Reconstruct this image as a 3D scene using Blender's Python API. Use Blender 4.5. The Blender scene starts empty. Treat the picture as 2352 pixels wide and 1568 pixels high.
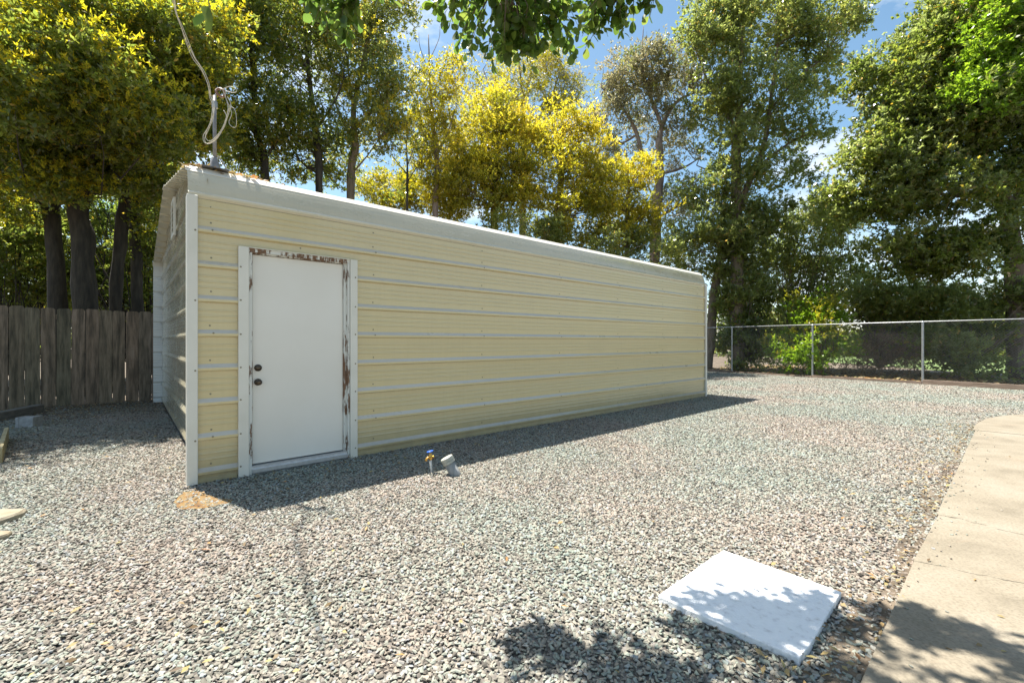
import bpy, math, random
import numpy as np
from mathutils import Vector, Matrix

random.seed(7)
RNG = np.random.default_rng(11)
S = bpy.context.scene
COL = S.collection

# ------------------------------------------------------------------ camera, sky, sun, exposure
CAM_H, FPX, CX, CY = 1.3, 1019.0, 1176.0, 784.0      # FPX: focal length for a 2352 px wide picture
cam = bpy.data.cameras.new('camera')
cam.sensor_width = 36.0
cam.lens = FPX / 2352.0 * 36.0
cam.clip_start, cam.clip_end = 0.05, 2000.0
cam_o = bpy.data.objects.new('camera', cam)
cam_o.location = (0, 0, CAM_H)
cam_o.rotation_euler = (math.radians(90), 0, 0)
COL.objects.link(cam_o)
S.camera = cam_o

SUNV = Vector((-1.03, 0.66, 2.85)).normalized()
SUN_EL = math.asin(SUNV.z)
SUN_ROT = math.atan2(SUNV.x, SUNV.y)
world = bpy.data.worlds.new('World')
S.world = world
world.use_nodes = True
wn, wl = world.node_tree.nodes, world.node_tree.links
wn.clear()
w_out = wn.new('ShaderNodeOutputWorld')
w_bg = wn.new('ShaderNodeBackground')
w_bg.inputs['Strength'].default_value = 0.08
sky = wn.new('ShaderNodeTexSky')
sky.sky_type = 'NISHITA'
sky.sun_disc = False
sky.sun_elevation = SUN_EL
sky.sun_rotation = SUN_ROT
sky.air_density = 1.0
sky.dust_density = 0.8
sky.ozone_density = 1.0
tc = wn.new('ShaderNodeTexCoord')
mp = wn.new('ShaderNodeMapping')
mp.inputs['Scale'].default_value = (1.6, 1.6, 3.6)
mp.inputs['Location'].default_value = (0.7, 0.35, 0.1)
cn = wn.new('ShaderNodeTexNoise')
cn.inputs['Scale'].default_value = 2.0
cn.inputs['Detail'].default_value = 9.0
cn.inputs['Roughness'].default_value = 0.58
cr = wn.new('ShaderNodeValToRGB')
cr.color_ramp.elements[0].position = 0.52
cr.color_ramp.elements[0].color = (0, 0, 0, 1)
cr.color_ramp.elements[1].position = 0.68
cr.color_ramp.elements[1].color = (0.9, 0.9, 0.9, 1)
mx = wn.new('ShaderNodeMixRGB')
mx.inputs['Color2'].default_value = (6.3, 6.5, 6.8, 1)
wl.new(tc.outputs['Generated'], mp.inputs['Vector'])
wl.new(mp.outputs['Vector'], cn.inputs['Vector'])
wl.new(cn.outputs['Fac'], cr.inputs['Fac'])
wl.new(cr.outputs['Color'], mx.inputs['Fac'])
hs_ = wn.new('ShaderNodeHueSaturation')
hs_.inputs['Hue'].default_value = 0.485
hs_.inputs['Saturation'].default_value = 1.05
wl.new(sky.outputs['Color'], hs_.inputs['Color'])
wl.new(hs_.outputs['Color'], mx.inputs['Color1'])
wl.new(mx.outputs['Color'], w_bg.inputs['Color'])
wl.new(w_bg.outputs['Background'], w_out.inputs['Surface'])

sun = bpy.data.lights.new('sun', 'SUN')
sun.energy = 5.0
sun.angle = math.radians(0.5)
sun.color = (1.0, 0.955, 0.88)
sun_o = bpy.data.objects.new('sun', sun)
sun_o.rotation_euler = (-SUNV).to_track_quat('-Z', 'Y').to_euler()
sun_o.location = (-20, 13, 60)
COL.objects.link(sun_o)

S.view_settings.view_transform = 'Standard'
S.view_settings.look = 'None'
S.view_settings.exposure = 1.4
S.view_settings.gamma = 1.0
S.view_settings.use_curve_mapping = False
S.cycles.max_bounces = 8
S.cycles.transparent_max_bounces = 8
S.cycles.use_denoising = True
S.cycles.denoiser = 'OPENIMAGEDENOISE'
S.cycles.denoising_input_passes = 'RGB_ALBEDO_NORMAL'
S.cycles.denoising_prefilter = 'NONE'

# ------------------------------------------------------------------ helpers
def G(px, py, z=0.0):
    """point at height z that the photograph (2352 px wide) shows at px, py"""
    Y = (CAM_H - z) * FPX / (py - CY)
    return Vector(((px - CX) / FPX * Y, Y, z))

def P(px, py, Y):
    return Vector(((px - CX) / FPX * Y, Y, CAM_H + (CY - py) / FPX * Y))

def uniq(name):
    return name

def tag(o, label=None, cat=None, group=None, kind=None):
    if label: o['label'] = label
    if cat: o['category'] = cat
    if group: o['group'] = group
    if kind: o['kind'] = kind
    return o

def empty(name, loc=(0, 0, 0), rz=0.0):
    o = bpy.data.objects.new(name, None)
    o.location = loc
    o.rotation_euler = (0, 0, rz)
    o.empty_display_size = 0.2
    COL.objects.link(o)
    return o

class MB:
    def __init__(s):
        s.v, s.f, s.m = [], [], []
    def add(s, vs, fs, mi=0):
        b = len(s.v)
        s.v += [tuple(v) for v in vs]
        s.f += [tuple(i + b for i in f) for f in fs]
        s.m += [mi] * len(fs)
    def box(s, x0, x1, y0, y1, z0, z1, mi=0, bev=0.0):
        if bev > 0:
            # chamfer all vertical and horizontal edges by stacking shrunken rings
            b = min(bev, (x1-x0)/2.01, (y1-y0)/2.01, (z1-z0)/2.01)
            rings = []
            for z, i in ((z0, b), (z0+b, 0), (z1-b, 0), (z1, b)):
                a = b if i == 0 else b*1.0
                pts = [(x0+i+a*(i == 0), y0+i), (x1-i-a*(i == 0), y0+i), (x1-i, y0+i+a*(i == 0)), (x1-i, y1-i-a*(i == 0)),
                       (x1-i-a*(i == 0), y1-i), (x0+i+a*(i == 0), y1-i), (x0+i, y1-i-a*(i == 0)), (x0+i, y0+i+a*(i == 0))]
                rings.append([(p[0], p[1], z) for p in pts])
            vs = [p for r in rings for p in r]
            fs = [tuple(range(7, -1, -1)), tuple(range(24, 32))]
            for k in range(3):
                for j in range(8):
                    fs.append((k*8+j, k*8+(j+1) % 8, (k+1)*8+(j+1) % 8, (k+1)*8+j))
            s.add(vs, fs, mi)
            return
        vs = [(x, y, z) for z in (z0, z1) for (x, y) in ((x0, y0), (x1, y0), (x1, y1), (x0, y1))]
        s.add(vs, [(3, 2, 1, 0), (4, 5, 6, 7), (0, 1, 5, 4), (1, 2, 6, 5), (2, 3, 7, 6), (3, 0, 4, 7)], mi)
    def tube(s, pts, radii, n=6, cap=True, mi=0):
        pts = [Vector(p) for p in pts]
        if not hasattr(radii, '__len__'): radii = [radii] * len(pts)
        vs, fs = [], []
        up = Vector((0.13, 0.31, 0.94)).normalized()
        prev = None
        for i, p in enumerate(pts):
            t = (pts[min(i+1, len(pts)-1)] - pts[max(i-1, 0)])
            if t.length < 1e-9: t = Vector((0, 0, 1))
            t.normalize()
            ref = prev if prev is not None else (up if abs(t.dot(up)) < 0.9 else Vector((1, 0, 0)))
            a = (ref - t * ref.dot(t))
            if a.length < 1e-6: a = t.orthogonal()
            a.normalize(); prev = a
            b = t.cross(a)
            for k in range(n):
                th = 2*math.pi*k/n
                vs.append(p + (a*math.cos(th) + b*math.sin(th)) * radii[i])
        for i in range(len(pts)-1):
            for k in range(n):
                fs.append((i*n+k, i*n+(k+1) % n, (i+1)*n+(k+1) % n, (i+1)*n+k))
        if cap:
            fs.append(tuple(range(n-1, -1, -1)))
            fs.append(tuple((len(pts)-1)*n + k for k in range(n)))
        s.add(vs, fs, mi)
    def lathe(s, prof, n=12, mi=0, M=None):
        vs, fs = [], []
        for (r, z) in prof:
            for k in range(n):
                th = 2*math.pi*k/n
                v = Vector((r*math.cos(th), r*math.sin(th), z))
                vs.append(M @ v if M is not None else v)
        for i in range(len(prof)-1):
            for k in range(n):
                fs.append((i*n+k, i*n+(k+1) % n, (i+1)*n+(k+1) % n, (i+1)*n+k))
        fs.append(tuple(range(n-1, -1, -1)))
        fs.append(tuple((len(prof)-1)*n+k for k in range(n)))
        s.add(vs, fs, mi)
    def prism(s, poly, z0, z1, mi=0):
        n = len(poly)
        vs = [(p[0], p[1], z0) for p in poly] + [(p[0], p[1], z1) for p in poly]
        fs = [tuple(range(n-1, -1, -1)), tuple(range(n, 2*n))]
        for k in range(n):
            fs.append((k, (k+1) % n, n+(k+1) % n, n+k))
        s.add(vs, fs, mi)
    def mesh(s, name, mats, smooth=False):
        me = bpy.data.meshes.new(name)
        me.from_pydata(s.v, [], s.f)
        for m in (mats if isinstance(mats, (list, tuple)) else [mats]): me.materials.append(m)
        if any(s.m): me.polygons.foreach_set('material_index', s.m)
        if smooth: me.polygons.foreach_set('use_smooth', [True]*len(s.f))
        me.update()
        return me
    def obj(s, name, mats, parent=None, smooth=False, loc=None):
        o = bpy.data.objects.new(name, s.mesh(name, mats, smooth))
        COL.objects.link(o)
        if parent is not None: o.parent = parent
        if loc is not None: o.location = loc
        return o

def link(name, me, parent=None, loc=(0, 0, 0), rot=(0, 0, 0), scale=None):
    o = bpy.data.objects.new(name, me)
    COL.objects.link(o)
    if parent is not None: o.parent = parent
    o.location = loc; o.rotation_euler = rot
    if scale is not None: o.scale = scale
    return o

def np_quads(name, V, Q, mats, mi=None, rnd=None):
    """V (n,3) float, Q (m,4) int -> mesh"""
    me = bpy.data.meshes.new(name)
    me.vertices.add(len(V)); me.vertices.foreach_set('co', V.astype(np.float32).ravel())
    me.loops.add(Q.size); me.loops.foreach_set('vertex_index', Q.astype(np.int32).ravel())
    me.polygons.add(len(Q))
    me.polygons.foreach_set('loop_start', np.arange(0, Q.size, Q.shape[1], dtype=np.int32))
    me.polygons.foreach_set('loop_total', np.full(len(Q), Q.shape[1], dtype=np.int32))
    for m in mats: me.materials.append(m)
    if mi is not None: me.polygons.foreach_set('material_index', mi.astype(np.int32))
    me.update(calc_edges=True)
    if rnd is not None:
        a = me.attributes.new('tint', 'FLOAT', 'FACE')
        a.data.foreach_set('value', rnd.astype(np.float32))
    return me

# ------------------------------------------------------------------ materials
def new_mat(name):
    m = bpy.data.materials.new(name)
    m.use_nodes = True
    n, l = m.node_tree.nodes, m.node_tree.links
    return m, n, l, n['Principled BSDF']

def ramp(n, stops):
    r = n.new('ShaderNodeValToRGB')
    e = r.color_ramp.elements
    while len(e) < len(stops): e.new(0.5)
    for i, (p, c) in enumerate(stops):
        e[i].position = p
        e[i].color = (*c, 1) if len(c) == 3 else c
    return r

def tex(n, l, kind, scale, detail=4, stretch=None, coord='Object', rough=0.55, rot=None):
    t = n.new('ShaderNodeTexCoord')
    mpp = n.new('ShaderNodeMapping')
    if stretch: mpp.inputs['Scale'].default_value = stretch
    if rot: mpp.inputs['Rotation'].default_value = rot
    l.new(t.outputs[coord], mpp.inputs['Vector'])
    x = n.new(kind)
    x.inputs['Scale'].default_value = scale
    if kind == 'ShaderNodeTexNoise':
        x.inputs['Detail'].default_value = detail
        x.inputs['Roughness'].default_value = rough
    l.new(mpp.outputs['Vector'], x.inputs['Vector'])
    return x

def noisy(name, stops, scale=6, detail=6, rough=0.6, stretch=None, bump=0.0, bscale=None, spec=0.5, metal=0.0, coord='Object', bdist=0.01, rot=None):
    m, n, l, b = new_mat(name)
    t = tex(n, l, 'ShaderNodeTexNoise', scale, detail, stretch, coord, rot=rot)
    r = ramp(n, stops)
    l.new(t.outputs['Fac'], r.inputs['Fac'])
    l.new(r.outputs['Color'], b.inputs['Base Color'])
    b.inputs['Roughness'].default_value = rough
    b.inputs['Metallic'].default_value = metal
    b.inputs['Specular IOR Level'].default_value = spec
    if bump:
        t2 = tex(n, l, 'ShaderNodeTexNoise', bscale or scale*4, 6, stretch, coord, rot=rot)
        bp = n.new('ShaderNodeBump')
        bp.inputs['Strength'].default_value = bump
        bp.inputs['Distance'].default_value = bdist
        l.new(t2.outputs['Fac'], bp.inputs['Height'])
        l.new(bp.outputs['Normal'], b.inputs['Normal'])
    return m

def leaf_mat(name, stops, trans=0.35, rough=0.42, spec=0.5):
    m, n, l, b = new_mat(name)
    a = n.new('ShaderNodeAttribute'); a.attribute_name = 'tint'
    r = ramp(n, stops)
    l.new(a.outputs['Fac'], r.inputs['Fac'])
    l.new(r.outputs['Color'], b.inputs['Base Color'])
    b.inputs['Roughness'].default_value = rough
    b.inputs['Specular IOR Level'].default_value = spec
    tr = n.new('ShaderNodeBsdfTranslucent')
    hs = n.new('ShaderNodeHueSaturation')
    hs.inputs['Saturation'].default_value = 1.1
    hs.inputs['Value'].default_value = 3.1
    l.new(r.outputs['Color'], hs.inputs['Color'])
    l.new(hs.outputs['Color'], tr.inputs['Color'])
    ms = n.new('ShaderNodeMixShader')
    ms.inputs['Fac'].default_value = trans
    l.new(b.outputs['BSDF'], ms.inputs[1]); l.new(tr.outputs['BSDF'], ms.inputs[2])
    l.new(ms.outputs['Shader'], n['Material Output'].inputs['Surface'])
    return m

M = {}
# beige painted sheet metal: slow ripple of the thin sheet, dusty blotches
def sheet_mat(name, stops, rough=0.36):
    m, n, l, b = new_mat(name)
    t = tex(n, l, 'ShaderNodeTexNoise', 1.3, 8, (1, 1, 2.5), rough=0.65)
    r = ramp(n, stops)
    l.new(t.outputs['Fac'], r.inputs['Fac'])
    # streaks that run down the sheet
    t3 = tex(n, l, 'ShaderNodeTexNoise', 9.0, 5, (3.2, 3.2, 0.16), rough=0.7)
    r3 = ramp(n, [(0.35, (0.86, 0.84, 0.80)), (0.6, (1, 1, 1))])
    l.new(t3.outputs['Fac'], r3.inputs['Fac'])
    mul = n.new('ShaderNodeMixRGB'); mul.blend_type = 'MULTIPLY'; mul.inputs['Fac'].default_value = 0.22
    l.new(r.outputs['Color'], mul.inputs['Color1']); l.new(r3.outputs['Color'], mul.inputs['Color2'])
    l.new(mul.outputs['Color'], b.inputs['Base Color'])
    # splashed dirt along the foot of the sheets
    tg = n.new('ShaderNodeTexCoord'); sp_ = n.new('ShaderNodeSeparateXYZ'); l.new(tg.outputs['Object'], sp_.inputs[0])
    mz = n.new('ShaderNodeMapRange'); mz.inputs['From Min'].default_value = 0.42; mz.inputs['From Max'].default_value = 0.0
    l.new(sp_.outputs['Z'], mz.inputs['Value'])
    dn = tex(n, l, 'ShaderNodeTexNoise', 6.0, 8, (1, 1, 1.4), rough=0.7)
    dm = n.new('ShaderNodeMath'); dm.operation = 'MULTIPLY'; l.new(mz.outputs[0], dm.inputs[0]); l.new(dn.outputs['Fac'], dm.inputs[1])
    dmx = n.new('ShaderNodeMixRGB'); dmx.inputs['Color2'].default_value = (0.20, 0.165, 0.11, 1)
    l.new(dm.outputs[0], dmx.inputs['Fac']); l.new(mul.outputs['Color'], dmx.inputs['Color1']); l.new(dmx.outputs['Color'], b.inputs['Base Color'])
    tr = ramp(n, [(0.3, (rough-0.06,)*3), (0.7, (rough+0.12,)*3)])
    l.new(t.outputs['Fac'], tr.inputs['Fac']); l.new(tr.outputs['Color'], b.inputs['Roughness'])
    t2 = tex(n, l, 'ShaderNodeTexNoise', 2.2, 2, (0.55, 0.55, 2.0))
    bp = n.new('ShaderNodeBump'); bp.inputs['Strength'].default_value = 0.25; bp.inputs['Distance'].default_value = 0.02
    l.new(t2.outputs['Fac'], bp.inputs['Height']); l.new(bp.outputs['Normal'], b.inputs['Normal'])
    b.inputs['Specular IOR Level'].default_value = 0.9
    b.inputs['Coat Weight'].default_value = 0.8
    b.inputs['Coat Roughness'].default_value = 0.16
    return m
M['sheet'] = sheet_mat('beige_sheet_metal', [(0.3, (0.57, 0.455, 0.22)), (0.55, (0.60, 0.485, 0.24)), (0.8, (0.57, 0.47, 0.25))])
M['rib_sheen'] = sheet_mat('sky_sheen_sheet_paint', [(0.3, (0.53, 0.475, 0.375)), (0.8, (0.59, 0.535, 0.435))], 0.3)  # paler sheet colour with the sky's sheen put in, for rib tops
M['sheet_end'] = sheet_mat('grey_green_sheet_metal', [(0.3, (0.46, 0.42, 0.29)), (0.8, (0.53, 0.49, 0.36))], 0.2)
M['eave'] = sheet_mat('eave_sheet_metal', [(0.3, (0.52, 0.46, 0.31)), (0.8, (0.56, 0.50, 0.35))], 0.25)
M['white_metal'] = noisy('white_painted_metal', [(0.3, (0.66, 0.625, 0.53)), (0.7, (0.73, 0.695, 0.61))], 3, 6, 0.38)
M['sheet_back'] = noisy('primed_sheet_metal', [(0.3, (0.60, 0.60, 0.57)), (0.7, (0.70, 0.70, 0.67))], 2, 6, 0.4)
M['door'] = noisy('white_door_paint', [(0.3, (0.73, 0.685, 0.60)), (0.7, (0.77, 0.73, 0.65))], 1.6, 5, 0.36, bump=0.05, bscale=30)
M['bronze'] = noisy('dark_bronze', [(0.3, (0.05, 0.035, 0.025)), (0.7, (0.14, 0.11, 0.08))], 60, 4, 0.32, metal=0.9)
M['screw'] = noisy('screw_head_metal', [(0.3, (0.16, 0.13, 0.08)), (0.7, (0.30, 0.26, 0.17))], 300, 3, 0.4, metal=0.3)
M['alu'] = noisy('aluminium', [(0.3, (0.55, 0.55, 0.55)), (0.7, (0.70, 0.70, 0.70))], 20, 4, 0.35, metal=0.7)
M['galv'] = noisy('galvanised_steel', [(0.3, (0.27, 0.28, 0.28)), (0.7, (0.42, 0.43, 0.43))], 30, 5, 0.42, metal=0.6)
M['galv_dark'] = noisy('weathered_galvanised_steel', [(0.3, (0.16, 0.155, 0.15)), (0.7, (0.30, 0.29, 0.28))], 22, 6, 0.55, metal=0.35)

def peel_mat(name, lo, hi):
    m, n, l, b = new_mat(name)
    t = tex(n, l, 'ShaderNodeTexNoise', 7, 9, (4, 4, 0.7), rough=0.72)
    t4 = tex(n, l, 'ShaderNodeTexNoise', 1.6, 2, (1, 1, 1))
    ad = n.new('ShaderNodeMath'); ad.operation = 'MULTIPLY_ADD'; ad.inputs[1].default_value = 0.55
    l.new(t4.outputs['Fac'], ad.inputs[0]); l.new(t.outputs['Fac'], ad.inputs[2])
    r = ramp(n, [(lo, (0, 0, 0)), (hi, (1, 1, 1))])
    l.new(ad.outputs[0], r.inputs['Fac'])
    w = tex(n, l, 'ShaderNodeTexNoise', 12, 6, (6, 6, 0.4))
    wr = ramp(n, [(0.3, (0.11, 0.055, 0.028)), (0.55, (0.21, 0.115, 0.06)), (0.75, (0.24, 0.175, 0.11))])
    l.new(w.outputs['Fac'], wr.inputs['Fac'])
    mxx = n.new('ShaderNodeMixRGB')
    mxx.inputs['Color2'].default_value = (0.66, 0.65, 0.59, 1)
    l.new(r.outputs['Color'], mxx.inputs['Fac']); l.new(wr.outputs['Color'], mxx.inputs['Color1'])
    l.new(mxx.outputs['Color'], b.inputs['Base Color'])
    b.inputs['Roughness'].default_value = 0.7
    bp = n.new('ShaderNodeBump'); bp.inputs['Strength'].default_value = 0.8; bp.inputs['Distance'].default_value = 0.003
    l.new(r.outputs['Color'], bp.inputs['Height']); l.new(bp.outputs['Normal'], b.inputs['Normal'])
    return m
M['peel'] = peel_mat('peeling_paint_on_wood', 0.72, 0.75)
M['peel_brown'] = peel_mat('mostly_bare_wood', 0.76, 0.79)

def plank_mat():
    m, n, l, b = new_mat('weathered_fence_wood')
    oi = n.new('ShaderNodeObjectInfo')
    t = n.new('ShaderNodeTexCoord')
    mpp = n.new('ShaderNodeMapping'); mpp.inputs['Scale'].default_value = (9, 9, 0.9)
    va = n.new('ShaderNodeVectorMath'); va.operation = 'ADD'
    cmb = n.new('ShaderNodeCombineXYZ')
    mm = n.new('ShaderNodeMath'); mm.operation = 'MULTIPLY'; mm.inputs[1].default_value = 37.0
    l.new(oi.outputs['Random'], mm.inputs[0]); l.new(mm.outputs[0], cmb.inputs['X']); l.new(mm.outputs[0], cmb.inputs['Z'])
    l.new(t.outputs['Object'], mpp.inputs['Vector']); l.new(mpp.outputs['Vector'], va.inputs[0]); l.new(cmb.outputs[0], va.inputs[1])
    x = n.new('ShaderNodeTexNoise'); x.inputs['Scale'].default_value = 1.6; x.inputs['Detail'].default_value = 9; x.inputs['Roughness'].default_value = 0.68
    l.new(va.outputs[0], x.inputs['Vector'])
    r = ramp(n, [(0.30, (0.05, 0.042, 0.03)), (0.45, (0.14, 0.113, 0.08)), (0.56, (0.25, 0.195, 0.14)), (0.72, (0.33, 0.28, 0.225))])
    l.new(x.outputs['Fac'], r.inputs['Fac'])
    r2 = ramp(n, [(0, (0.62, 0.68, 0.58)), (0.25, (0.95, 0.84, 0.78)), (0.5, (0.74, 0.80, 0.70)), (0.75, (1.12, 0.96, 0.88)), (1, (0.85, 0.86, 0.82))])
    l.new(oi.outputs['Random'], r2.inputs['Fac'])
    mul = n.new('ShaderNodeMixRGB'); mul.blend_type = 'MULTIPLY'; mul.inputs['Fac'].default_value = 1
    l.new(r.outputs['Color'], mul.inputs['Color1']); l.new(r2.outputs['Color'], mul.inputs['Color2'])
    l.new(mul.outputs['Color'], b.inputs['Base Color'])
    b.inputs['Roughness'].default_value = 0.85
    bp = n.new('ShaderNodeBump'); bp.inputs['Strength'].default_value = 0.6; bp.inputs['Distance'].default_value = 0.006
    l.new(x.outputs['Fac'], bp.inputs['Height']); l.new(bp.outputs['Normal'], b.inputs['Normal'])
    return m
M['plank'] = plank_mat()
M['timber'] = noisy('grey_landscape_timber', [(0.3, (0.10, 0.095, 0.085)), (0.7, (0.24, 0.225, 0.20))], 5, 8, 0.85, (1, 8, 8), bump=0.4)
M['kick'] = noisy('brown_kick_board', [(0.3, (0.15, 0.105, 0.075)), (0.7, (0.30, 0.22, 0.165))], 4, 8, 0.85, (1, 6, 6), bump=0.4)
M['tan_board'] = noisy('tan_board', [(0.3, (0.30, 0.24, 0.12)), (0.7, (0.44, 0.38, 0.22))], 5, 7, 0.8, bump=0.3)
M['block'] = noisy('grey_concrete_block', [(0.3, (0.26, 0.26, 0.25)), (0.7, (0.40, 0.40, 0.39))], 18, 8, 0.9, bump=0.5)
M['stone'] = noisy('tan_flagstone', [(0.3, (0.20, 0.155, 0.09)), (0.5, (0.26, 0.22, 0.15)), (0.75, (0.19, 0.17, 0.135))], 7, 8, 0.85, bump=0.6)
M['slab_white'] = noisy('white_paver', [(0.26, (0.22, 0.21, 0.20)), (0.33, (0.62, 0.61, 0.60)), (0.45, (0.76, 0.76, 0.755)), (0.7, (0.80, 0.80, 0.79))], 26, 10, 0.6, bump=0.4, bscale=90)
M['pvc'] = noisy('dirty_grey_plastic', [(0.3, (0.20, 0.20, 0.19)), (0.7, (0.36, 0.36, 0.35))], 22, 8, 0.6, (1, 1, 0.2), bump=0.3)
M['pvc_cap'] = noisy('dusty_plastic_cap', [(0.3, (0.30, 0.30, 0.25)), (0.7, (0.42, 0.42, 0.36))], 30, 6, 0.6)
M['brass'] = noisy('brass', [(0.3, (0.50, 0.27, 0.05)), (0.7, (0.75, 0.45, 0.12))], 80, 4, 0.35, metal=0.85)
M['blue'] = noisy('blue_handle', [(0.3, (0.02, 0.10, 0.48)), (0.7, (0.05, 0.17, 0.62))], 60, 3, 0.4)
M['pipe'] = noisy('grey_pipe', [(0.3, (0.42, 0.42, 0.40)), (0.7, (0.60, 0.60, 0.57))], 40, 5, 0.5)
M['cable'] = noisy('cream_cable', [(0.3, (0.50, 0.45, 0.34)), (0.7, (0.66, 0.61, 0.50))], 60, 4, 0.55)
M['insul'] = noisy('brown_insulator', [(0.3, (0.14, 0.06, 0.03)), (0.7, (0.24, 0.12, 0.07))], 50, 4, 0.4)
M['dark'] = noisy('dark_opening', [(0.3, (0.02, 0.02, 0.02)), (0.7, (0.035, 0.035, 0.03))], 10, 3, 0.8)

def bark(name, a, b_, c):
    return noisy(name, [(0.3, a), (0.5, b_), (0.72, c)], 3.2, 9, 0.9, (3, 3, 0.6), bump=0.9, bscale=9, bdist=0.03, coord='Object')
M['bark_dark'] = bark('dark_bark', (0.02, 0.017, 0.012), (0.042, 0.035, 0.025), (0.08, 0.066, 0.046))
M['bark_brown'] = bark('brown_bark', (0.10, 0.075, 0.05), (0.17, 0.13, 0.09), (0.25, 0.19, 0.135))
M['bark_pink'] = bark('pinkish_bark', (0.14, 0.10, 0.085), (0.23, 0.175, 0.15), (0.33, 0.27, 0.23))
M['twig'] = bark('grey_twig', (0.14, 0.115, 0.085), (0.23, 0.19, 0.14), (0.30, 0.25, 0.19))

M['leaf_dark'] = leaf_mat('dark_green_leaf', [(0, (0.055, 0.076, 0.018)), (0.5, (0.10, 0.125, 0.028)), (0.85, (0.145, 0.16, 0.036)), (1, (0.26, 0.18, 0.04))], 0.55, 0.22, 0.8)
M['leaf_mid'] = leaf_mat('mid_green_leaf', [(0, (0.075, 0.092, 0.028)), (0.5, (0.13, 0.15, 0.042)), (0.9, (0.185, 0.19, 0.055)), (1, (0.30, 0.20, 0.07))], 0.55, 0.22, 0.8)
M['leaf_bush'] = leaf_mat('pale_green_bush_leaf', [(0, (0.085, 0.105, 0.035)), (0.5, (0.15, 0.175, 0.06)), (0.9, (0.21, 0.225, 0.085)), (1, (0.28, 0.20, 0.09))], 0.55, 0.22, 0.8)
M['leaf_olive'] = leaf_mat('olive_leaf', [(0, (0.10, 0.10, 0.055)), (0.5, (0.17, 0.16, 0.085)), (1, (0.25, 0.21, 0.13))], 0.4)
M['leaf_fresh'] = leaf_mat('fresh_green_leaf', [(0, (0.085, 0.135, 0.018)), (0.5, (0.125, 0.19, 0.026)), (1, (0.18, 0.23, 0.035))], 0.55, 0.32)
M['leaf_yellow'] = leaf_mat('yellow_green_leaf', [(0, (0.11, 0.125, 0.02)), (0.5, (0.19, 0.18, 0.026)), (1, (0.30, 0.24, 0.032))], 0.5, 0.35)
M['flush'] = leaf_mat('golden_new_growth', [(0, (0.26, 0.25, 0.04)), (0.5, (0.35, 0.315, 0.05)), (1, (0.43, 0.325, 0.06))], 0.5, 0.6, 0.25)
M['flush_olive'] = leaf_mat('olive_gold_new_growth', [(0, (0.23, 0.23, 0.032)), (0.5, (0.32, 0.30, 0.038)), (1, (0.42, 0.30, 0.05))], 0.5, 0.6, 0.25)
M['leaf_brown'] = leaf_mat('dry_brown_leaf', [(0, (0.10, 0.07, 0.045)), (0.5, (0.18, 0.13, 0.085)), (1, (0.30, 0.22, 0.15))], 0.2, 0.7, 0.2)
M['litter'] = leaf_mat('fallen_leaf', [(0, (0.10, 0.065, 0.035)), (0.4, (0.22, 0.16, 0.08)), (0.75, (0.34, 0.28, 0.12)), (1, (0.36, 0.17, 0.07))], 0.15, 0.6, 0.3)
M['grass'] = leaf_mat('grass_blade', [(0, (0.07, 0.12, 0.025)), (1, (0.13, 0.18, 0.04))], 0.35)

def big_leaf_mat():
    m, n, l, b = new_mat('overhead_leaf')
    oi = n.new('ShaderNodeObjectInfo')
    a = n.new('ShaderNodeAttribute'); a.attribute_name = 'tint'
    ad = n.new('ShaderNodeMath'); ad.operation = 'ADD'
    l.new(oi.outputs['Random'], ad.inputs[0]); l.new(a.outputs['Fac'], ad.inputs[1])
    fr = n.new('ShaderNodeMath'); fr.operation = 'FRACT'; l.new(ad.outputs[0], fr.inputs[0])
    r = ramp(n, [(0, (0.045, 0.08, 0.014)), (0.6, (0.07, 0.115, 0.018)), (1, (0.12, 0.15, 0.025))])
    l.new(fr.outputs[0], r.inputs['Fac']); l.new(r.outputs['Color'], b.inputs['Base Color'])
    b.inputs['Roughness'].default_value = 0.35
    tr = n.new('ShaderNodeBsdfTranslucent')
    hs = n.new('ShaderNodeHueSaturation'); hs.inputs['Value'].default_value = 3.0
    l.new(r.outputs['Color'], hs.inputs['Color']); l.new(hs.outputs['Color'], tr.inputs['Color'])
    ms = n.new('ShaderNodeMixShader'); ms.inputs['Fac'].default_value = 0.5
    l.new(b.outputs['BSDF'], ms.inputs[1]); l.new(tr.outputs['BSDF'], ms.inputs[2])
    l.new(ms.outputs['Shader'], n['Material Output'].inputs['Surface'])
    return m
M['big_leaf'] = big_leaf_mat()

def gravel_stone_mat():
    m, n, l, b = new_mat('crushed_stone')
    oi = n.new('ShaderNodeObjectInfo')
    r = ramp(n, [(0.0, (0.06, 0.056, 0.05)), (0.10, (0.14, 0.13, 0.115)), (0.3, (0.235, 0.212, 0.185)), (0.5, (0.28, 0.253, 0.222)),
                 (0.62, (0.205, 0.22, 0.195)), (0.8, (0.265, 0.284, 0.254)), (0.92, (0.225, 0.24, 0.262)), (1.0, (0.34, 0.325, 0.295))])
    l.new(oi.outputs['Random'], r.inputs['Fac'])
    geo = n.new('ShaderNodeNewGeometry')
    t = n.new('ShaderNodeTexNoise'); t.inputs['Scale'].default_value = 0.55; t.inputs['Detail'].default_value = 3
    l.new(geo.outputs['Position'], t.inputs['Vector'])
    r2 = ramp(n, [(0.38, (1.16, 1.04, 0.95)), (0.6, (1.0, 1.06, 0.97))])
    l.new(t.outputs['Fac'], r2.inputs['Fac'])
    mul = n.new('ShaderNodeMixRGB'); mul.blend_type = 'MULTIPLY'; mul.inputs['Fac'].default_value = 1
    l.new(r.outputs['Color'], mul.inputs['Color1']); l.new(r2.outputs['Color'], mul.inputs['Color2'])
    l.new(mul.outputs['Color'], b.inputs['Base Color'])
    b.inputs['Roughness'].default_value = 0.8
    b.inputs['Specular IOR Level'].default_value = 0.3
    return m
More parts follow.
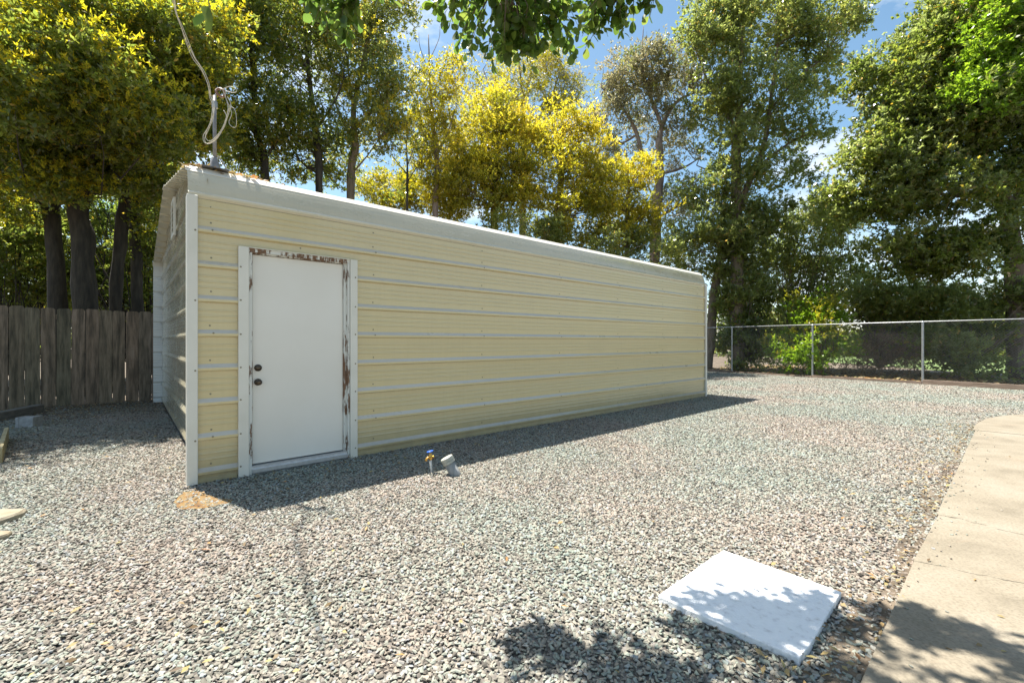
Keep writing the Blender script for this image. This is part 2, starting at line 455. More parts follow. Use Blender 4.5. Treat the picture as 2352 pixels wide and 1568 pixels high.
M['stone_chip'] = gravel_stone_mat()

def gravel_bed_mat():
    m, n, l, b = new_mat('gravel_bed')
    t = tex(n, l, 'ShaderNodeTexVoronoi', 34.0, coord='Object')
    r = ramp(n, [(0.0, (0.07, 0.06, 0.05)), (0.5, (0.13, 0.115, 0.10)), (1.0, (0.22, 0.205, 0.18))])
    sep = n.new('ShaderNodeSeparateColor'); l.new(t.outputs['Color'], sep.inputs[0])
    l.new(sep.outputs[0], r.inputs['Fac']); l.new(r.outputs['Color'], b.inputs['Base Color'])
    b.inputs['Roughness'].default_value = 0.9
    bp = n.new('ShaderNodeBump'); bp.inputs['Strength'].default_value = 1.0; bp.inputs['Distance'].default_value = 0.02
    bp.invert = True
    l.new(t.outputs['Distance'], bp.inputs['Height']); l.new(bp.outputs['Normal'], b.inputs['Normal'])
    return m
M['gravel_bed'] = gravel_bed_mat()
M['soil'] = noisy('leaf_littered_soil', [(0.3, (0.055, 0.04, 0.026)), (0.5, (0.11, 0.083, 0.056)), (0.7, (0.19, 0.15, 0.105))], 3.0, 9, 0.95, bump=0.8, bscale=14, bdist=0.04)
M['lawn'] = noisy('sunny_lawn', [(0.3, (0.08, 0.13, 0.03)), (0.7, (0.14, 0.19, 0.05))], 2.5, 8, 0.9, bump=0.8, bscale=30)

def concrete_mat():
    m, n, l, b = new_mat('buff_concrete')
    t = tex(n, l, 'ShaderNodeTexNoise', 1.7, 10, (1, 1, 1), rough=0.68)
    r = ramp(n, [(0.34, (0.18, 0.152, 0.108)), (0.5, (0.235, 0.2, 0.145)), (0.66, (0.265, 0.23, 0.175)), (0.8, (0.205, 0.19, 0.155))])
    l.new(t.outputs['Fac'], r.inputs['Fac'])
    t2 = tex(n, l, 'ShaderNodeTexNoise', 70, 6)
    r2 = ramp(n, [(0.34, (0.68, 0.67, 0.65)), (0.56, (1, 1, 1))])
    l.new(t2.outputs['Fac'], r2.inputs['Fac'])
    mul = n.new('ShaderNodeMixRGB'); mul.blend_type = 'MULTIPLY'; mul.inputs['Fac'].default_value = 0.8
    l.new(r.outputs['Color'], mul.inputs['Color1']); l.new(r2.outputs['Color'], mul.inputs['Color2'])
    # rusty stain streaks brushed across the path
    t3 = tex(n, l, 'ShaderNodeTexNoise', 1.1, 6, (0.5, 2.6, 1), rough=0.7, rot=(0, 0, -0.25))
    r3 = ramp(n, [(0.58, (0, 0, 0)), (0.74, (1, 1, 1))])
    l.new(t3.outputs['Fac'], r3.inputs['Fac'])
    mx3 = n.new('ShaderNodeMixRGB'); mx3.inputs['Color2'].default_value = (0.30, 0.185, 0.11, 1)
    sc = n.new('ShaderNodeMath'); sc.operation = 'MULTIPLY'; sc.inputs[1].default_value = 0.55
    l.new(r3.outputs['Color'], sc.inputs[0]); l.new(sc.outputs[0], mx3.inputs['Fac'])
    l.new(mul.outputs['Color'], mx3.inputs['Color1'])
    l.new(mx3.outputs['Color'], b.inputs['Base Color'])
    b.inputs['Roughness'].default_value = 0.85
    bp = n.new('ShaderNodeBump'); bp.inputs['Strength'].default_value = 0.35; bp.inputs['Distance'].default_value = 0.004
    l.new(t2.outputs['Fac'], bp.inputs['Height']); l.new(bp.outputs['Normal'], b.inputs['Normal'])
    return m
M['concrete'] = concrete_mat()
M['rust_pad'] = noisy('rust_stained_concrete', [(0.34, (0.10, 0.045, 0.014)), (0.45, (0.17, 0.09, 0.022)), (0.54, (0.20, 0.125, 0.04)), (0.62, (0.13, 0.105, 0.065)), (0.72, (0.22, 0.17, 0.10))], 13, 10, 0.9, bump=0.5)

# ------------------------------------------------------------------ ground, path
SHED0 = Vector((-2.922, 4.0, 0.0))
SA = math.atan2(0.6555, 0.7552)
AV, PV = Vector((0.7552, 0.6555, 0)), Vector((-0.6555, 0.7552, 0))
SL, SD, OV = 9.93, 7.0, 0.153          # shed length, depth, overhang past the end walls
def SW(x, y, z=0.0): return SHED0 + AV*x + PV*y + Vector((0, 0, z))
def to_shed(X, Y):
    dx, dy = X - SHED0.x, Y - SHED0.y
    return dx*AV.x + dy*AV.y, dx*PV.x + dy*PV.y

FP0, FDIR = Vector((12.5, 13.5, 0)), Vector((-0.555, 0.832, 0)).normalized()      # chain link fence line
FNRM = Vector((FDIR.y, -FDIR.x, 0))                                               # points away from the yard
WF0, WF1 = G(0, 942), G(350, 918)                                                 # wooden fence foot
WDIR = (WF1 - WF0).normalized()
WNRM = Vector((-WDIR.y, WDIR.x, 0))                                               # away from the yard

mb = MB(); mb.add([(-400, -400, -0.02), (400, -400, -0.02), (400, 600, -0.02), (-400, 600, -0.02)], [(0, 1, 2, 3)])
g = mb.obj('ground', M['soil']); tag(g, 'brown leaf littered soil beyond the fences', None, None, 'structure')

fA = FP0 - FDIR*16; fB = FP0 + FDIR*16
wA = WF0 - WDIR*9; wB = WF1 + WDIR*12
mb = MB()
mb.add([(-16, -9, 0), (fA.x, -9, 0), (fA.x, fA.y, 0), (fB.x, fB.y, 0), (wB.x, wB.y, 0), (wA.x, wA.y, 0)], [(0, 1, 2, 3, 4, 5)])
gb = mb.obj('gravel_bed', M['gravel_bed']); tag(gb, 'grey gravel bed that fills the yard around the shed', None, None, 'structure')

# concrete path: three slabs parted by a joint and a crack
E0, E1, E2 = Vector((1.333, 1.69, 0)), G(2160, 1180), G(2235, 985)
edge_dir = (E2 - E0).normalized()
PZ = 0.03
def gp(px, py):
    v = G(px, py, PZ); return (v.x, v.y)
far_curve = [gp(2235, 985), gp(2240, 976), gp(2250, 968), gp(2266, 961), gp(2290, 956), gp(2320, 953), gp(2352, 951)]
joint = [gp(2235, 987), gp(2270, 990), gp(2310, 994), gp(2352, 998)]
ext = lambda a, b, d: (b[0] + (b[0]-a[0])*d, b[1] + (b[1]-a[1])*d)
jx = ext(joint[0], joint[-1], 3.0); cx_ = ext(far_curve[-2], far_curve[-1], 6.0)
slabA = list(reversed(far_curve)) + joint[0:1] + joint[1:] + [jx, cx_]
crack = [gp(2152, 1180), gp(2166, 1183), gp(2180, 1186), gp(2197, 1188), gp(2212, 1191), gp(2226, 1197), gp(2240, 1200), gp(2262, 1204),
         gp(2285, 1212), gp(2310, 1218), gp(2352, 1227)]
cxx = ext(crack[-3], crack[-1], 5.0)
joint_g = [(p[0]-0.004, p[1]-0.035) for p in joint]; jxg = (jx[0], jx[1]-0.035)
slabB = joint_g[::-1] + [crack[0]] + crack[1:] + [cxx, jxg]
crack_g = [(p[0]+0.002, p[1]-0.011-0.005*((i*7) % 3)) for i, p in enumerate(crack)]
back = E0 - edge_dir*6.5
crack2 = [gp(2098, 1287), gp(2122, 1291), gp(2150, 1297), gp(2180, 1301), gp(2200, 1308), gp(2240, 1318), gp(2270, 1321), gp(2300, 1329), gp(2352, 1338)]
cx2 = ext(crack2[-3], crack2[-1], 5.0)
crack2_g = [(p[0]+0.001, p[1]-0.003-0.003*((i*5) % 3)) for i, p in enumerate(crack2)]
slabC = crack_g[::-1] + crack2 + [cx2, (cxx[0], cxx[1]-0.03)]
slabD = crack2_g[::-1] + [gp(1976, 1568), (back.x, back.y), (back.x+4, back.y-2), (20, -7), (20, 3.0), (cx2[0], cx2[1]-0.012)]
path = empty('concrete_path'); tag(path, 'buff concrete path along the gravel', None, None, 'structure')
for poly in (slabA, slabB, slabC, slabD):
    mb = MB(); mb.prism(poly, -0.08, PZ)
    mb.obj('slab', M['concrete'], path)
mb = MB(); mb.add([(p[0], p[1], -0.005) for p in [(5, 6), (16, 5.6), (16, 7.4), (7.8, 7.2)]], [(0, 1, 2, 3)])

# far lawn, seen through the trees
mb = MB(); mb.add([(19, 18, -0.012), (70, 18, -0.012), (70, 60, -0.012), (24, 60, -0.012)], [(0, 1, 2, 3)])
lw = mb.obj('lawn', M['lawn']); tag(lw, 'sunny green lawn glimpsed beyond the right trees', None, None, 'structure')

def strip(a, b, nrm, w, name, label, seed):
    r2 = random.Random(seed)
    L_ = (b-a).length; n_ = int(L_/0.25)
    far = []; near = []
    for k in range(n_+1):
        p = a.lerp(b, k/n_)
        near.append((p.x, p.y)); q = p + nrm*(w*(0.75 + 0.35*math.sin(k*0.9+seed) * math.sin(k*0.37) + r2.uniform(-.15, .15))); far.append((q.x, q.y))
    mb = MB()
    mb.add([(x, y, 0.004) for x, y in near] + [(x, y, 0.004) for x, y in far], [(k, k+1, n_+2+k, n_+1+k) for k in range(n_)])
    o = mb.obj(name, M['soil']); tag(o, label, None, None, 'structure')
    return near + far[::-1]
soilA = strip(WF0 - WDIR*3, WF1 + WDIR*0.6, -WNRM, 3.0, 'soil', 'bare dark soil at the foot of the board fence', 2)
soilB = strip(E0 - edge_dir*0.5, E2, Vector((-edge_dir.y, edge_dir.x, 0)), 0.13, 'soil', 'thin strip of dirt along the path', 5)

# white paver
slab_px = [(1660, 1262), (1933, 1357), (1840, 1512), (1510, 1367)]
ZT = 0.032
pts = [G(x, y, ZT) for x, y in slab_px]
cen = sum(pts, Vector()) / 4
mb = MB()
n = 6
loop = []
for i in range(4):
    a, b = pts[i], pts[(i+1) % 4]
    for k in range(n):
        v = a.lerp(b, (k + (0.06 if k == 0 else 0)) / n)
        v = v + Vector((random.uniform(-1, 1), random.uniform(-1, 1), 0)) * (0.0018 if k else 0)
        loop.append((v.x - cen.x, v.y - cen.y))
N = len(loop)
rings = [([(x, y) for x, y in loop], -0.04), (loop, ZT-0.004), ([(x*0.993, y*0.993) for x, y in loop], ZT)]
vs = [(x, y, z) for L_, z in rings for x, y in L_]
fs = [tuple(range(2*N, 3*N))[::-1], tuple(range(N))]
for r_ in range(2):
    for k in range(N):
        fs.append((r_*N+k, r_*N+(k+1) % N, (r_+1)*N+(k+1) % N, (r_+1)*N+k))
fs = [f[::-1] for f in fs]
mb.add(vs, fs)
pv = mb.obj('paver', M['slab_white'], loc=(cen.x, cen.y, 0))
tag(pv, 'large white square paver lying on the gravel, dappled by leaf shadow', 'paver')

# rusty pad by the shed corner
def blob_poly(pxs, z):
    return [(G(x, y, z).x, G(x, y, z).y) for x, y in pxs]
pad = blob_poly([(398, 1152), (420, 1128), (452, 1124), (474, 1134), (500, 1141), (535, 1146), (528, 1153), (505, 1157), (478, 1163), (440, 1168), (410, 1166)][::-1], 0.012)
mb = MB(); mb.prism(pad, -0.03, 0.007)
rp = mb.obj('footing_pad', M['rust_pad']); tag(rp, 'rust stained orange concrete footing at the near corner of the shed', 'concrete pad')

# ------------------------------------------------------------------ shed
shed = empty('metal_shed', SHED0, SA)
tag(shed, 'long beige metal shed of ribbed horizontal sheets with a white door', 'shed')
RIB0, RIBS = 0.105, 0.3172
RP = 0.031
def course_profile(h0, h1, first=False):
    """(height, proud) from rib at h0 to the next rib; rib belongs to the lower edge"""
    pr = []
    if first: pr += [(0.022, 0.0), (h0-0.036, 0.0)]
    else: pr += [(h0-0.0365, 0.0012), ]
    pr += [(h0-0.032, 0.001), (h0-0.023, RP), (h0+0.000, RP), (h0+0.036, 0.001)]
    w = h1 - h0
    for c in (0.335, 0.5, 0.665):
        z = h0 + w*c
        pr += [(z-0.008, 0.001), (z-0.0045, 0.0055), (z+0.004, 0.0055), (z+0.014, 0.001)]
    pr += [(h1-0.0375, 0.001)]
    return pr
def extrude(prof, r0, r1, place, mat, name, parent, step=1.2):
    """prof: (height, proud); r0,r1: functions height -> range start, end; place(u, proud, h) -> local point"""
    mb = MB()
    nseg = max(1, int(abs(r1(prof[0][0]) - r0(prof[0][0])) / step))
    vs, fs = [], []
    for h, p in prof:
        a, b = r0(h), r1(h)
        for k in range(nseg+1):
            vs.append(place(a + (b-a)*k/nseg, p, h))
    W = nseg + 1
    for i in range(len(prof)-1):
        for k in range(nseg):
            fs.append((i*W+k, i*W+k+1, (i+1)*W+k+1, (i+1)*W+k))
    mb.add(vs, fs)
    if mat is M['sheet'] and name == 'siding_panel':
        # sky sheen painted as a paler colour along the upper slope of each rib
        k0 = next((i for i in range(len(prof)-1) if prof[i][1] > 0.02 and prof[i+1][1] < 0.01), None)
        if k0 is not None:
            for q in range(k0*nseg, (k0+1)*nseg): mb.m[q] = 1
        return mb.obj(name, [mat, M['rib_sheen']], parent)
    return mb.obj(name, mat, parent)

heights = [RIB0 + RIBS*k for k in range(9)]          # .105 ... 2.643
DX0, DX1, DTOP = 0.43, 1.50, 2.20                    # hole for the door
front = lambda u, p, h: (u, -p, h)
const = lambda c: (lambda h: c)
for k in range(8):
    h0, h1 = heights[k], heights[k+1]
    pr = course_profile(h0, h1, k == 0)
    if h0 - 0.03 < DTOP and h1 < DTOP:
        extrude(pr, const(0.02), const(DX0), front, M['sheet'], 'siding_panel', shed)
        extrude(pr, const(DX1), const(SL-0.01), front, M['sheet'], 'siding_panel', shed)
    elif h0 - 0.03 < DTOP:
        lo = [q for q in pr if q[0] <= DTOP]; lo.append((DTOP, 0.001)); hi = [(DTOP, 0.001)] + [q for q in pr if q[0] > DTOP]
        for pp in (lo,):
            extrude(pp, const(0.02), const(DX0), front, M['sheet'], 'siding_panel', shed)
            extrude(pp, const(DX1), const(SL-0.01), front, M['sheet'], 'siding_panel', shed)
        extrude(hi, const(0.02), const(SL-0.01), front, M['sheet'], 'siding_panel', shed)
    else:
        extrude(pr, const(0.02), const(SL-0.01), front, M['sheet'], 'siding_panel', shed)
# back wall, seen from inside past the end wall
back_place = lambda u, p, h: (SL - u, SD + p, h)
for k in range(8):
    extrude(course_profile(heights[k], heights[k+1], k == 0), const(0.0), const(SL), back_place, M['sheet_back'], 'siding_panel', shed, 3)

# eaves and roof: outline (inward y, z)
H8 = heights[8]
eave = [(0.0, H8-0.034), (-0.014, H8-0.012), (-0.016, H8+0.006), (0.004, H8+0.026), (0.014, H8+0.08), (0.032, H8+0.14), (0.056, H8+0.195), (0.072, H8+0.222)]
lip = [(0.072, H8+0.222), (0.069, H8+0.224), (0.072, H8+0.229), (0.122, H8+0.284), (0.136, H8+0.292), (0.16, H8+0.298)]
YR, ZR = SD/2, 3.60
Y0r, Z0r = lip[-1]
slope = (ZR - Z0r) / (YR - Y0r)
def roof_z(y):
    yy = y if y <= YR else SD - y
    if yy >= Y0r: return Z0r + slope*(yy - Y0r)
    for (a, za), (b, zb) in zip(lip[:-1], lip[1:]):
        if a <= yy <= b and b > a: return za + (zb-za)*(yy-a)/(b-a)
    return H8 + 0.2
def ribbon(prof, x0, x1, mats, name, parent, mirror=False, seg=10):
    mb = MB()
    pr = [((SD - y) if mirror else y, z) for y, z in prof]
    vs, fs = [], []
    for y, z in pr:
        for k in range(seg+1): vs.append((x0 + (x1-x0)*k/seg, y, z))
    W = seg+1
    for i in range(len(pr)-1):
        for k in range(seg):
            q = (i*W+k, i*W+k+1, (i+1)*W+k+1, (i+1)*W+k)
            fs.append(q[::-1] if mirror else q)
    mb.add(vs, fs)
    return mb.obj(name, mats, parent)
ribbon(eave, 0.0, SL, M['eave'], 'eave_panel', shed)
ribbon(lip, -0.012, SL+0.004, M['white_metal'], 'eave_trim', shed)
ribbon(eave, 0.0, SL, M['sheet_back'], 'eave_panel', shed, True)
ribbon(lip, -0.012, SL+0.004, M['white_metal'], 'eave_trim', shed, True)
NR = 11
for side in (False, True):
    for k in range(NR):
        ya = Y0r + (YR-Y0r)*k/NR; yb = Y0r + (YR-Y0r)*(k+1)/NR
        d = yb - ya
        zz = lambda y: Z0r + slope*(y-Y0r)
        pr = [(ya, zz(ya)), (yb-d*0.24, zz(yb-d*0.24)), (yb-d*0.18, zz(yb-d*0.18)+0.026), (yb-d*0.07, zz(yb-d*0.07)+0.026), (yb-d*0.01, zz(yb-d*0.01)+0.001), (yb, zz(yb))]
        ribbon(pr, -0.004, SL, M['eave'], 'roof_panel', shed, side, 4)
mb = MB(); mb.box(-0.006, SL, YR-0.12, YR+0.12, ZR-0.004, ZR+0.012)
mb.obj('ridge_cap', M['white_metal'], shed)

# end walls
def yl(h):
    if h <= H8 + 0.2: return 0.02
    if h <= Z0r: return Y0r - 0.02
    return min(YR-0.02, Y0r + (h - Z0r)/slope)
yr = lambda h: SD - yl(h)
EH = heights + [RIB0 + RIBS*k for k in range(9, 12)]
for place in (lambda u, p, h: (OV - p, SD - u, h), lambda u, p, h: (SL - OV + p, u, h)):
    for k in range(11):
        pr = [q for q in course_profile(EH[k], EH[k+1], k == 0) if q[0] < ZR - 0.03]
        if len(pr) > 2:
            extrude(pr, yl, yr, place, M['sheet_end'], 'siding_panel', shed, 2)
# louvred gable vent on the near end wall: seen edge-on
vy0, vy1, vz0, vz1 = 3.22, 3.72, 2.86, 3.42
mb = MB()
mb.box(OV-0.055, OV-0.028, vy0, vy0+0.05, vz0, vz1); mb.box(OV-0.055, OV-0.028, vy1-0.05, vy1, vz0, vz1)
mb.box(OV-0.056, OV-0.028, vy0+0.05, vy1-0.05, vz0, vz0+0.05); mb.box(OV-0.056, OV-0.028, vy0+0.05, vy1-0.05, vz1-0.05, vz1)
vent = mb.obj('vent', M['white_metal'], shed)
for k in range(6):
    mb = MB(); z = vz0 + 0.085 + k*0.075
    mb.add([(OV-0.052, vy0+0.05, z-0.022), (OV-0.052, vy1-0.05, z-0.022), (OV-0.03, vy1-0.05, z+0.02), (OV-0.03, vy0+0.05, z+0.02)], [(0, 1, 2, 3)])
    mb.obj('slat', M['white_metal'], vent)

# trims
mb = MB(); mb.box(-0.012, 0.070, -0.042, -0.004, -0.01, H8-0.02, bev=0.004); mb.box(-0.0125, 0.012, -0.004, 0.045, 0.0, H8-0.03)
mb.obj('corner_trim', M['white_metal'], shed)
mb = MB(); mb.box(SL-0.05, SL+0.012, -0.042, -0.003, 0.0, H8-0.02, bev=0.004); mb.box(SL-0.012, SL+0.0115, -0.003, 0.05, 0.0, H8-0.03)
mb.obj('corner_trim', M['white_metal'], shed)
mb = MB(); mb.box(0.072, DX0-0.05, -0.012, 0.03, 0.0, 0.04); mb.obj('base_rail', M['sheet'], shed)
mb = MB(); mb.box(1.545, SL-0.052, -0.012, 0.03, 0.0, 0.04); mb.obj('base_rail', M['sheet'], shed)

# door with its frame
mb = MB(); mb.box(0.387, 0.474, -0.042, -0.004, -0.012, 2.21, bev=0.003); mb.obj('door_trim', M['white_metal'], shed)
mb = MB(); mb.box(1.460, 1.540, -0.042, -0.004, -0.002, 2.21, bev=0.003); mb.obj('door_trim', M['white_metal'], shed)
def jamb(x0, x1, mat):
    mb = MB()
    mb.box(x0, x1, -0.026, 0.07, 0.0, 2.165)
    return mb.obj('door_jamb', mat, shed)
jamb(0.4765, 0.502, M['peel']); jamb(1.4335, 1.457, M['peel'])
mb = MB(); mb.box(0.502, 0.512, 0.005, 0.07, 0.09, 2.152); mb.obj('door_stop', M['peel'], shed)
mb = MB(); mb.box(1.3985, 1.4335, -0.002, 0.07, 0.09, 2.152); mb.obj('door_stop', M['peel_brown'], shed)
mb = MB(); mb.box(0.4765, 1.457, -0.028, 0.07, 2.168, 2.205); mb.box(0.5025, 1.433, -0.006, 0.07, 2.156, 2.1675)
mb.obj('door_head', M['peel_brown'], shed)
mb = MB(); mb.box(0.476, 1.458, -0.042, 0.0, 2.2055, 2.211); mb.obj('drip_edge', M['white_metal'], shed)
mb = MB(); mb.box(0.5025, 1.43, -0.05, 0.07, 0.025, 0.06); mb.box(0.5025, 1.43, -0.022, 0.07, 0.0605, 0.088)
mb.obj('threshold', M['alu'], shed)
mb = MB(); mb.box(0.503, 1.43, -0.02, 0.07, 0.0, 0.024); mb.obj('sill_block', M['block'], shed)
mb = MB(); mb.box(0.514, 1.3965, 0.018, 0.06, 0.098, 2.153, bev=0.003)
door = mb.obj('door', M['door'], shed)
RX = Matrix.Rotation(math.radians(90), 4, 'X')
def on_door(x, z): return Matrix.Translation((x, 0.018, z)) @ RX
for z, knob in ((1.04, False), (0.90, True)):
    mb = MB()
    if knob:
        mb.lathe([(0.034, 0.0), (0.034, 0.005), (0.026, 0.011), (0.012, 0.014), (0.012, 0.03), (0.021, 0.036), (0.027, 0.046), (0.027, 0.056), (0.021, 0.064), (0.008, 0.0665)], 20, 0, on_door(0.562, z))
    else:
        mb.lathe([(0.034, 0.0), (0.034, 0.008), (0.030, 0.016), (0.018, 0.019), (0.016, 0.022), (0.004, 0.0225)], 20, 0, on_door(0.562, z))
    mb.obj('knob' if knob else 'deadbolt', M['bronze'], door, True)

# screws: one shared head
mb = MB(); mb.lathe([(0.0085, 0.0), (0.0085, 0.0018), (0.005, 0.002), (0.0048, 0.006), (0.002, 0.0068)], 8, 0, RX)
scr = mb.mesh('screw', M['screw'])
for ci, sx in enumerate((0.17, 1.739, 3.316, 4.89, 6.47, 8.03, 9.55)):
    for k in range(9):
        h = heights[k] + 0.07
        if k == 8: continue
        link('screw', scr, shed, (sx + random.uniform(-.006, .006), -0.0012, h + random.uniform(-.01, .01)))
    for k in (1, 4, 7):
        link('screw', scr, shed, (sx + 0.012 + random.uniform(-.01, .01), -RP-0.0003, heights[k] + random.uniform(-.004, .004)))
    link('screw', scr, shed, (sx, -0.0012, heights[7] + 0.225 + random.uniform(-.01, .01)))
for k in range(8):
    for sx in (0.405, 1.515):
        if heights[k] < 2.2: link('screw', scr, shed, (sx, -0.0423, heights[k] + random.uniform(-.006, .006)))
for k in (1, 3, 5, 7): link('screw', scr, shed, (0.05, -0.0423, heights[k] - 0.02))
link('screw', scr, shed, (0.95, -0.0015, 2.27))
# rails that stiffen the end overhang, so the frame shows where the sheets end
mb = MB(); mb.tube([(OV+0.05, 0.06, 0), (OV+0.05, 0.06, H8)], 0.03, 8); mb.tube([(SL-OV-0.05, 0.06, 0), (SL-OV-0.05, 0.06, H8)], 0.03, 8)
mb.obj('frame_post', M['galv'], shed)

# ------------------------------------------------------------------ service mast and its cables
mx0, my0 = 0.222, 0.16
mast = empty('service_mast', SW(mx0, my0, roof_z(my0) + 0.003), SA)
tag(mast, 'thin grey service mast on the near end of the shed roof', 'mast')
mb = MB(); mb.tube([(0, 0, 0.05), (0, 0, 0.715)], 0.0155, 10); mb.obj('pole', M['galv_dark'], mast, True)
mb = MB(); mb.lathe([(0.058, 0.0), (0.052, 0.02), (0.034, 0.085), (0.024, 0.12), (0.0215, 0.125)], 14); mb.obj('flashing', M['galv_dark'], mast, True)
mb = MB(); mb.box(-0.11, 0.11, -0.09, 0.12, 0.0, 0.006)
mb.obj('base_plate', M['galv_dark'], mast)
mb = MB(); mb.tube([(0.03, 0.03, 0.16), (0.14, 0.08, 0.02)], 0.006, 6); mb.obj('brace', M['galv'], mast)
mb = MB(); mb.lathe([(0.024, 0.60), (0.024, 0.66)], 10); mb.obj('clamp', M['galv'], mast)
mb = MB()
ringc = Vector((0.045, -0.01, 0.76))
pts = [ringc + Vector((math.cos(a)*0.036, -0.01*math.sin(2*a), math.sin(a)*0.036)) for a in np.linspace(0, 2*math.pi, 19)]
mb.tube(pts, 0.011, 8, False); mb.obj('insulator', M['insul'], mast, True)
mb = MB(); mb.tube([(0, 0, 0.71), (0.012, -0.003, 0.735), (0.03, -0.008, 0.745)], 0.008, 6); mb.obj('hook', M['galv'], mast)

def smooth_path(pts, n=6):
    pts = [Vector(p) for p in pts]
    out = []
    for i in range(len(pts)-1):
        p0, p1, p2, p3 = pts[max(i-1, 0)], pts[i], pts[i+1], pts[min(i+2, len(pts)-1)]
        for k in range(n):
            t = k/n
            out.append(0.5*((2*p1) + (p2-p0)*t + (2*p0-5*p1+4*p2-p3)*t*t + (3*p1-p0-3*p2+p3)*t**3))
    out.append(pts[-1])
    return out
def cable_strand(px, r, name, parent, wob=0.0, seed=0):
    rr = random.Random(seed)
    pts = [P(x + rr.uniform(-wob, wob), y + rr.uniform(-wob, wob), Y) for x, y, Y in px]
    mb = MB(); mb.tube(smooth_path(pts), r, 6); return mb.obj(name, M['cable'], parent, True)
drop = empty('service_cable', P(490, 210, 4.22)); tag(drop, 'cream service cable rising out of view with coils looped at the mast', 'cable')
def strand(px, r=0.0027, wob=0, seed=0):
    o = cable_strand(px, r, 'strand', None, wob, seed)
    for v in o.data.vertices: v.co -= drop.location
    o.parent = drop
base = [(330, -330, 2.9), (380, -90, 3.6), (399, 0, 3.8), (405, 32, 3.86), (416, 62, 3.92), (430, 98, 4.0), (446, 132, 4.07), (458, 150, 4.1), (468, 170, 4.14), (478, 196, 4.17), (484, 222, 4.2)]
strand(base + [(490, 240, 4.2), (490, 270, 4.19), (478, 300, 4.19), (470, 320, 4.19), (478, 331, 4.19), (497, 320, 4.19), (512, 296, 4.19), (525, 262, 4.19), (530, 240, 4.19), (522, 222, 4.19)], 0.0028)
strand([(x+2.5+1.5*math.sin(i*1.7), y, Y-0.004) for i, (x, y, Y) in enumerate(base)] + [(493, 245, 4.19), (486, 275, 4.18), (474, 302, 4.18), (473, 318, 4.18), (484, 324, 4.18), (503, 306, 4.18), (516, 282, 4.18), (524, 250, 4.18), (519, 226, 4.19), (512, 208, 4.2)], 0.0028)
strand([(x-1.5-2*math.sin(i*1.3), y+2, Y+0.004) for i, (x, y, Y) in enumerate(base)] + [(488, 245, 4.21), (482, 285, 4.2), (467, 312, 4.2), (472, 329, 4.2), (492, 322, 4.2), (515, 292, 4.2), (520, 268, 4.2), (514, 254, 4.21)], 0.0026)
strand([(512, 205, 4.2), (520, 201, 4.2), (530, 199, 4.2), (541, 204, 4.2), (543, 211, 4.2), (534, 213, 4.2), (522, 210, 4.2), (513, 206, 4.2), (506, 204, 4.21)])
strand([(517, 207, 4.2), (519, 226, 4.2), (528, 246, 4.2), (532, 262, 4.2), (526, 280, 4.2), (531, 290, 4.2), (540, 293, 4.2), (543, 284, 4.2), (542, 262, 4.2), (537, 249, 4.2), (529, 247, 4.2), (523, 258, 4.2), (518, 276, 4.2), (508, 300, 4.2), (500, 312, 4.2)])

# ------------------------------------------------------------------ wooden fence
wf = empty('board_fence', WF0, math.atan2(WDIR.y, WDIR.x))
tag(wf, 'weathered grey brown board fence at the left of the shed', 'fence')
def wf_s(px):
    u = (px - CX)/FPX
    # WF0 + s*WDIR has X/Y = u
    return (u*WF0.y - WF0.x) / (WDIR.x - u*WDIR.y)
ed = [wf_s(p) for p in (20, 57, 94, 129, 163, 196, 228, 259, 289, 319, 349)]
wd = (ed[-1] - ed[0]) / 10
first = ed[0]
while first > -8: first -= wd; ed.insert(0, first)
last = ed[-1]
while last < 12: last += wd; ed.append(last)
rr = random.Random(5)
for a, b in zip(ed[:-1], ed[1:]):
    w = b - a - rr.choice((0.004, 0.006, 0.009, 0.013))
    t = 1.965 + rr.uniform(-.02, .02)
    mb = MB()
    c = min(0.03, w*0.2)
    dz = rr.uniform(-.012, .012)
    y0, y1 = rr.uniform(-.006, .002), 0.018
    poly = [(0, -0.05), (w, -0.05), (w + dz*0.3, t-c), (w-c, t+dz), (c, t), (dz*0.3, t-c)]
    vs = [(x, y0, z) for x, z in poly] + [(x, y1, z) for x, z in poly]
    fs = [tuple(range(6)), tuple(range(11, 5, -1))] + [((k+1) % 6, k, 6+k, 6+(k+1) % 6) for k in range(6)]
    mb.add(vs, fs)
    o = mb.obj('plank', M['plank'], wf); o.location = (a, 0, 0); o.rotation_euler = (rr.uniform(-.004, .004), rr.uniform(-.004, .004), 0)
for z in (0.35, 1.05, 1.75):
    mb = MB(); mb.box(-8, 12, 0.02, 0.06, z, z+0.09); mb.obj('rail', M['plank'], wf)
for s in np.arange(-7, 12, 2.4):
    mb = MB(); mb.box(s, s+0.09, 0.062, 0.15, -0.05, 1.93); mb.obj('post', M['plank'], wf)

# timber, block, board end and stones at the left edge
d = G(0, 968); e = G(84, 950)
dv = (e - d).normalized(); ang = math.atan2(dv.y, dv.x)
mb = MB(); mb.box(-3.0, 1.02, 0, 0.13, -0.02, 0.15, bev=0.012)
o = mb.obj('landscape_timber', M['timber'], loc=(d.x, d.y, 0)); o.rotation_euler = (0, 0, ang)
tag(o, 'grey landscape timber lying at the foot of the board fence', 'timber')
bp_ = G(55, 982)
mb = MB()
mb.box(-0.11, -0.065, 0, 0.2, -0.02, 0.155, bev=0.006); mb.box(0.065, 0.11, 0, 0.2, -0.02, 0.155, bev=0.006); mb.box(-0.065, 0.065, 0.006, 0.19, -0.02, 0.148)
o = mb.obj('concrete_block', M['block'], loc=bp_); o.rotation_euler = (0, 0, 0.25)
tag(o, 'small grey concrete block on the gravel in front of the board fence', 'block')
bd = G(0, 1062)
mb = MB(); mb.box(-1.6, 0.06, -0.02, 0.02, -0.02, 0.165, bev=0.004)
